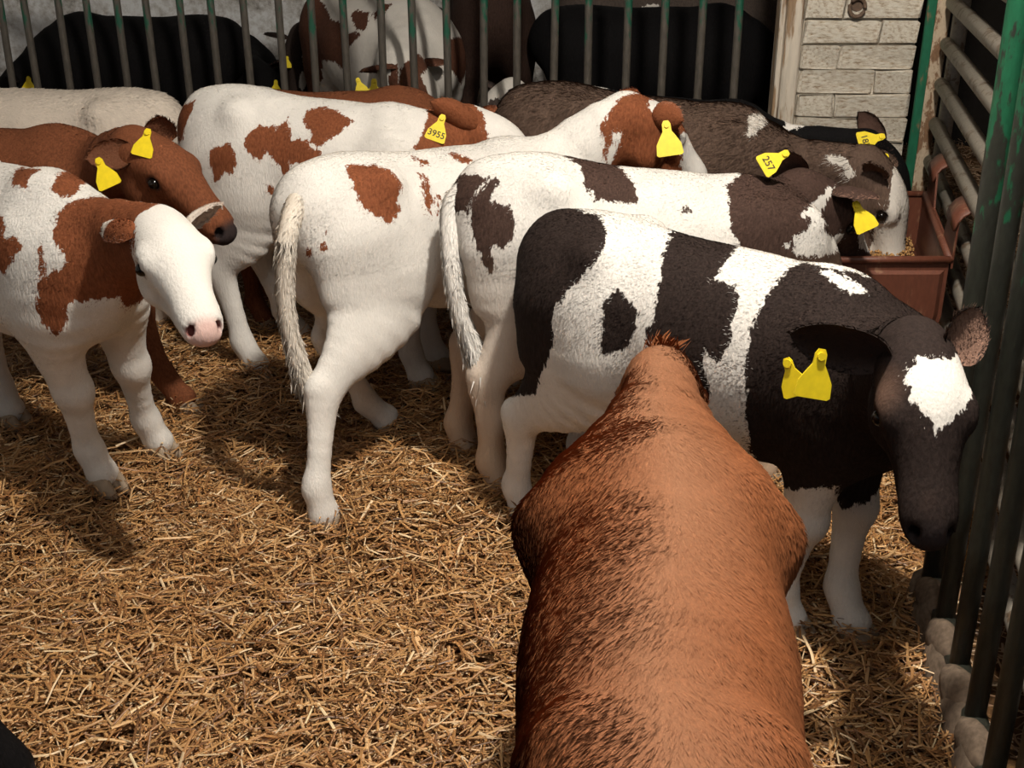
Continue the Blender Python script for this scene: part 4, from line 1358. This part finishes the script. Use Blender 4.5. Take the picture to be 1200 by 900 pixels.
# ------------------------------------------------------------------ coat markings, in each calf's own side-on plane (metres)
PATCHES = {
    'heart': {'view': (0.407, -0.821, 0.399), 'side': -1, 'polys': [
        (1,'bl',[(-0.429,0.827),(-0.404,0.817),(-0.392,0.832),(-0.345,0.839),(-0.303,0.813),(-0.26,0.801),(-0.239,0.751),(-0.243,0.716),(-0.259,0.683),(-0.303,0.638),(-0.334,0.593),(-0.344,0.568),(-0.339,0.517),(-0.37,0.451),(-0.389,0.402),(-0.431,0.391),(-0.509,0.391),(-0.493,0.504),(-0.496,0.611),(-0.507,0.721),(-0.514,0.828),(-0.453,0.838)]),
        (1,'bl',[(-0.202,0.636),(-0.175,0.612),(-0.157,0.588),(-0.16,0.545),(-0.172,0.517),(-0.21,0.499),(-0.236,0.504),(-0.232,0.554),(-0.228,0.597)]),
        (1,'bl',[(-0.11,0.745),(-0.1,0.788),(-0.059,0.796),(-0.008,0.784),(0.027,0.775),(0.039,0.749),(0.016,0.701),(-0.004,0.661),(0.034,0.653),(0.048,0.626),(0.034,0.578),(0.034,0.537),(0.014,0.501),(-0.011,0.52),(-0.015,0.487),(0.007,0.435),(0.002,0.416),(-0.035,0.437),(-0.063,0.496),(-0.089,0.506),(-0.102,0.527),(-0.128,0.528),(-0.134,0.552),(-0.118,0.568),(-0.124,0.608),(-0.113,0.664),(-0.116,0.716)]),
        (1,'bl',[(0.149,0.698),(0.172,0.711),(0.184,0.699),(0.273,0.687),(0.371,0.683),(0.395,0.642),(0.429,0.582),(0.527,0.532),(0.563,0.464),(0.507,0.377),(0.455,0.288),(0.381,0.271),(0.333,0.23),(0.292,0.214),(0.26,0.272),(0.175,0.253),(0.124,0.262),(0.085,0.339),(0.071,0.434),(0.072,0.476),(0.067,0.516),(0.072,0.567),(0.085,0.61),(0.116,0.667)]),
        (-1,'b',[(0.192,0.692),(0.211,0.692),(0.25,0.673),(0.285,0.648),(0.255,0.646),(0.238,0.65),(0.211,0.671)]),
        (1,'h',[(0.007,0.742),(0.077,0.747),(0.147,0.752),(0.217,0.756),(0.287,0.762),(0.355,0.765),(0.424,0.77),(0.494,0.775),(0.56,0.779),(0.565,0.713),(0.568,0.646),(0.565,0.579),(0.56,0.513),(0.565,0.449),(0.569,0.386),(0.571,0.323),(0.575,0.26),(0.579,0.197),(0.586,0.133),(0.518,0.129),(0.453,0.124),(0.387,0.118),(0.322,0.112),(0.255,0.106),(0.189,0.101),(0.122,0.096),(0.055,0.091),(0.051,0.154),(0.046,0.217),(0.042,0.272),(0.037,0.339),(0.032,0.406),(0.027,0.474),(0.022,0.541),(0.017,0.608),(0.012,0.675)]),
        (-1,'h',[(0.308,0.497),(0.324,0.515),(0.342,0.524),(0.372,0.524),(0.415,0.534),(0.421,0.496),(0.406,0.451),(0.381,0.428),(0.359,0.401),(0.346,0.423),(0.324,0.443),(0.315,0.468)]),
    ]},
    'rump': {'view': (-0.144, -0.933, 0.33), 'side': -1, 'polys': [
        (1,'b',[(-0.494,0.716),(-0.485,0.744),(-0.462,0.754),(-0.409,0.754),(-0.364,0.744),(-0.397,0.715),(-0.414,0.684),(-0.42,0.644),(-0.44,0.664),(-0.494,0.618)]),
        (1,'bl',[(-0.413,0.664),(-0.396,0.705),(-0.357,0.747),(-0.345,0.73),(-0.359,0.685),(-0.324,0.679),(-0.298,0.645),(-0.3,0.612),(-0.319,0.574),(-0.355,0.58),(-0.348,0.523),(-0.362,0.509),(-0.383,0.549),(-0.403,0.596),(-0.412,0.637)]),
        (1,'b',[(-0.199,0.809),(-0.202,0.833),(-0.076,0.833),(-0.074,0.801),(-0.025,0.749),(-0.015,0.696),(-0.117,0.701),(-0.125,0.722),(-0.138,0.721),(-0.158,0.786)]),
        (1,'b',[(0.091,0.68),(0.1,0.701),(0.115,0.681)]),
        (1,'b',[(0.201,0.758),(0.23,0.777),(0.244,0.806),(0.298,0.925),(0.419,0.932),(0.532,0.927),(0.647,0.924),(0.653,0.828),(0.656,0.73),(0.665,0.634),(0.672,0.537),(0.558,0.518),(0.457,0.499),(0.342,0.479),(0.26,0.561),(0.21,0.64)]),
        (1,'h',[(0.196,0.98),(0.306,0.985),(0.416,0.989),(0.528,0.997),(0.641,1.003),(0.754,1.009),(0.761,0.906),(0.763,0.801),(0.768,0.697),(0.81,0.598),(0.818,0.489),(0.822,0.38),(0.708,0.375),(0.594,0.37),(0.473,0.366),(0.347,0.365),(0.233,0.36),(0.229,0.467),(0.224,0.573),(0.218,0.679),(0.209,0.779),(0.202,0.88)]),
        (-1,'hb',[(0.466,0.769),(0.489,0.771),(0.462,0.733),(0.453,0.71),(0.433,0.69),(0.445,0.673),(0.438,0.652),(0.47,0.639),(0.523,0.662),(0.523,0.643),(0.494,0.607),(0.438,0.589),(0.384,0.586),(0.343,0.611),(0.363,0.626),(0.392,0.648),(0.414,0.67),(0.396,0.682),(0.38,0.683),(0.41,0.715),(0.447,0.745)]),
        (-1,'h',[(0.56,0.705),(0.595,0.69),(0.628,0.655),(0.623,0.615),(0.579,0.62),(0.56,0.671)]),
        (1,'hb',[(0.353,0.619),(0.374,0.621),(0.369,0.6),(0.352,0.605)]),
    ]},
    'speck': {'view': (-0.58, -0.756, 0.301), 'side': -1, 'polys': [
        (1,'b',[(-0.214,0.731),(-0.181,0.738),(-0.143,0.735),(-0.105,0.722),(-0.078,0.687),(-0.084,0.662),(-0.094,0.643),(-0.082,0.63),(-0.092,0.605),(-0.113,0.592),(-0.143,0.611),(-0.179,0.636),(-0.191,0.673),(-0.203,0.705)]),
        (1,'b',[(-0.06,0.766),(-0.02,0.753),(-0.01,0.739),(-0.036,0.745)]),
        (1,'b',[(-0.039,0.72),(-0.02,0.711),(-0.007,0.664),(-0.008,0.612),(-0.026,0.638),(-0.029,0.684)]),
        (1,'b',[(0.002,0.665),(0.015,0.658),(0.008,0.613)]),
        (1,'b',[(0.033,0.785),(0.1,0.764),(0.1,0.745),(0.053,0.758)]),
        (1,'b',[(-0.282,0.543),(-0.263,0.546),(-0.256,0.53),(-0.273,0.524)]),
        (1,'b',[(-0.312,0.529),(-0.299,0.532),(-0.297,0.513),(-0.31,0.513)]),
        (1,'b',[(-0.268,0.572),(-0.259,0.571),(-0.26,0.561),(-0.268,0.561)]),
        (1,'hb',[(0.459,0.861),(0.475,0.882),(0.514,0.939),(0.594,0.965),(0.814,0.968),(0.824,0.851),(0.835,0.731),(0.663,0.729),(0.499,0.727),(0.476,0.776),(0.47,0.826)]),
        (-1,'hb',[(0.501,0.843),(0.52,0.843),(0.513,0.801),(0.493,0.766),(0.477,0.766),(0.491,0.811)]),
        (-1,'hb',[(0.608,0.943),(0.666,0.936),(0.671,0.919),(0.619,0.898),(0.597,0.907)]),
        (-1,'h',[(0.691,0.843),(0.794,0.861),(0.807,0.731),(0.721,0.729)]),
    ]},
    'patchy': {'view': (0.368, -0.892, 0.263), 'side': -1, 'polys': [
        (1,'bl',[(-0.335,0.696),(-0.273,0.717),(-0.254,0.688),(-0.264,0.626),(-0.293,0.632),(-0.327,0.6),(-0.336,0.646)]),
        (1,'b',[(-0.229,0.729),(-0.191,0.761),(-0.14,0.763),(-0.133,0.746),(-0.097,0.786),(-0.088,0.718),(-0.042,0.716),(-0.027,0.686),(-0.003,0.685),(-0.009,0.64),(-0.049,0.613),(-0.087,0.552),(-0.122,0.545),(-0.129,0.562),(-0.108,0.603),(-0.147,0.663),(-0.161,0.697),(-0.189,0.656),(-0.22,0.691)]),
        (-1,'b',[(-0.1,0.656),(-0.08,0.651),(-0.073,0.622),(-0.095,0.615)]),
        (1,'b',[(-0.052,0.767),(-0.038,0.805),(0.013,0.812),(0.062,0.792),(0.097,0.764),(0.05,0.728),(-0.002,0.689),(-0.034,0.707),(-0.033,0.74)]),
        (1,'bl',[(-0.431,0.844),(-0.375,0.85),(-0.384,0.82),(-0.422,0.737),(-0.473,0.707),(-0.474,0.855)]),
        (1,'bl',[(-0.177,0.594),(-0.145,0.571),(-0.164,0.555)]),
        (1,'b',[(0.293,0.715),(0.258,0.67),(0.382,0.608),(0.533,0.651),(0.517,0.77),(0.488,0.879),(0.328,0.884),(0.311,0.777)]),
        (1,'h',[(0.26,0.614),(0.394,0.635),(0.496,0.646),(0.486,0.716),(0.474,0.729),(0.484,0.746),(0.475,0.772),(0.458,0.795),(0.432,0.883),(0.238,0.892),(0.229,0.704)]),
    ]},
    'woolly': {'view': (-0.029, -0.965, 0.259), 'side': -1, 'polys': [
        (-1,'b',[(0.306,0.777),(0.359,0.782),(0.362,0.748),(0.331,0.723),(0.311,0.701),(0.3,0.706)]),
        (-1,'bh',[(0.541,0.652),(0.573,0.663),(0.603,0.646),(0.633,0.599),(0.612,0.593),(0.59,0.625),(0.569,0.635)]),
        (-1,'hb',[(0.744,0.625),(0.762,0.637),(0.788,0.623),(0.832,0.609),(0.834,0.578),(0.818,0.536),(0.828,0.49),(0.827,0.458),(0.846,0.31),(0.703,0.303),(0.674,0.362),(0.71,0.38),(0.708,0.418),(0.689,0.465),(0.7,0.486),(0.724,0.502),(0.735,0.533),(0.736,0.569)]),
    ]},
    'behind': {'view': (-0.075, -0.967, 0.245), 'side': -1, 'polys': [
        (-1,'b',[(0.424,0.669),(0.433,0.716),(0.478,0.717),(0.506,0.706),(0.507,0.689),(0.467,0.676),(0.445,0.667)]),
        (-1,'b',[(-0.27,0.781),(-0.259,0.825),(-0.214,0.827),(-0.069,0.831),(-0.06,0.791)]),
    ]},
    'whiteface': {'view': (0.817, -0.489, 0.307), 'side': -1, 'polys': [
        (1,'b',[(0.039,0.739),(0.067,0.777),(0.112,0.753),(0.079,0.727),(0.07,0.706),(0.04,0.723)]),
        (1,'b',[(0.124,0.695),(0.149,0.741),(0.186,0.745),(0.218,0.716),(0.171,0.678),(0.146,0.674)]),
        (1,'b',[(-0.02,0.663),(0.004,0.65),(0.014,0.635),(0.002,0.596),(0.034,0.598),(0.042,0.57),(0.02,0.554),(-0.006,0.511),(-0.017,0.519),(-0.062,0.491)]),
        (1,'bl',[(0.156,0.662),(0.214,0.67),(0.253,0.664),(0.277,0.66),(0.339,0.631),(0.317,0.537),(0.309,0.414),(0.244,0.4),(0.233,0.433),(0.156,0.429),(0.138,0.438),(0.118,0.428),(0.104,0.375),(0.082,0.35),(0.056,0.388),(0.049,0.423),(0.062,0.488),(0.099,0.51),(0.132,0.525),(0.119,0.553),(0.109,0.588),(0.122,0.626)]),
        (1,'b',[(0.075,0.566),(0.085,0.571),(0.079,0.499),(0.066,0.494)]),
        (1,'h',[(0.212,0.713),(0.277,0.61),(0.257,0.507),(0.24,0.477),(0.176,0.486),(0.194,0.6)]),
    ]},
    'facing': {'view': (0.902, -0.4, 0.165), 'side': -1, 'polys': [
        (1,'bl',[(-0.344,1.018),(-0.238,0.926),(-0.207,0.854),(-0.167,0.841),(-0.149,0.794),(-0.075,0.78),(-0.133,0.722),(-0.157,0.635),(-0.194,0.671),(-0.256,0.683),(-0.267,0.6),(-0.318,0.523),(-0.396,0.522),(-0.379,0.743),(-0.366,0.959)]),
        (1,'b',[(-0.119,0.865),(-0.09,0.886),(-0.036,0.867),(-0.047,0.796),(-0.093,0.799)]),
        (1,'b',[(-0.018,0.857),(0.02,0.9),(0.064,0.897),(-0.01,0.834)]),
        (1,'b',[(0.28,0.746),(0.325,0.76),(0.371,0.766),(0.401,0.748),(0.39,0.669),(0.341,0.564),(0.298,0.626),(0.272,0.686)]),
        (1,'h',[(-0.017,0.647),(0.001,0.679),(0.067,0.653),(0.076,0.572),(0.059,0.437),(-0.027,0.439)]),
        (1,'h',[(0.092,0.653),(0.154,0.693),(0.204,0.643),(0.158,0.611),(0.18,0.545),(0.213,0.495),(0.183,0.405),(0.058,0.403),(0.064,0.572)]),
        (1,'h',[(0.298,0.625),(0.349,0.624),(0.34,0.433),(0.281,0.434)]),
    ]},
    'sooty': {'view': (-0.188, -0.972, 0.144), 'side': -1, 'polys': [
        (-1,'b',[(-0.171,0.797),(-0.134,0.818),(-0.095,0.842),(-0.047,0.843),(-0.038,0.81),(-0.064,0.78),(-0.105,0.782),(-0.153,0.784)]),
    ]},
    'stripe': {'view': (-0.045, 0.987, 0.157), 'side': 1, 'polys': [
        (-1,'h',[(-0.382,0.689),(-0.37,0.689),(-0.365,0.587),(-0.364,0.445),(-0.387,0.391),(-0.41,0.405),(-0.4,0.459),(-0.38,0.499)]),
    ]},
    'mottled': {'view': (-0.002, 0.974, 0.227), 'side': 1, 'polys': [
        (1,'h',[(-0.603,0.712),(-0.528,0.714),(-0.518,0.509),(-0.58,0.475)]),
        (1,'h',[(-0.485,0.583),(-0.443,0.596),(-0.421,0.556),(-0.462,0.535)]),
        (1,'b',[(-0.366,0.787),(-0.201,0.789),(-0.035,0.801),(0.135,0.807),(0.299,0.803),(0.303,0.647),(0.302,0.489),(0.1,0.486),(-0.103,0.483),(-0.306,0.48),(-0.334,0.631)]),
    ]},
}
# ------------------------------------------------------------------ build everything
import time as _t, os as _os
_t0 = _t.time()
for c in HERD:
    _root, _g = build_calf(c)
    for _tp, _d, _o in _g['tips'].values():
        _w = _g['Rw'].T @ _tp + _g['org']
        if _w[1] < 4.2: FEET.append((float(_w[0]) + 0.01, float(_w[1])))
build_floor()
build_walls()
build_pillar()
build_bar_fence()
build_right_gate()
build_side_rails()
build_trough()
_r = np.random.default_rng(21)
NSTRAW = 1.0
straw_layer('straw_bedding', 130000, -1.9, 1.5, 0.9, 4.25, 0.05, 'golden straw bedding strewn over the floor of the calf pen', _r, test=lambda x, y: x < gate_x(y) + 0.02 + np.where(y > 2.35, 0.2, 0))
straw_layer('passage_straw', 30000, 0.85, 3.3, 1.0, 6.9, 0.5, 'dull trodden straw in the passage beyond the right gate', _r, test=lambda x, y: x > np.where(y > 4.1, 1.42, np.where(y > 2.35, side_x(y) + 0.02, gate_x(y) + 0.03)))
straw_layer('far_straw', 7000, -2.6, 1.3, 4.4, 6.8, 0.6, 'dull trampled straw on the floor of the pen behind the bars', _r)
print('BUILD', round(_t.time() - _t0, 1), 'tris', sum(sum(len(p.vertices) - 2 for p in o.data.polygons) if len(o.data.polygons) < 3000 else len(o.data.polygons) * (2 if len(o.data.polygons[0].vertices) == 4 else 1) for o in bpy.data.objects if o.type == 'MESH'))
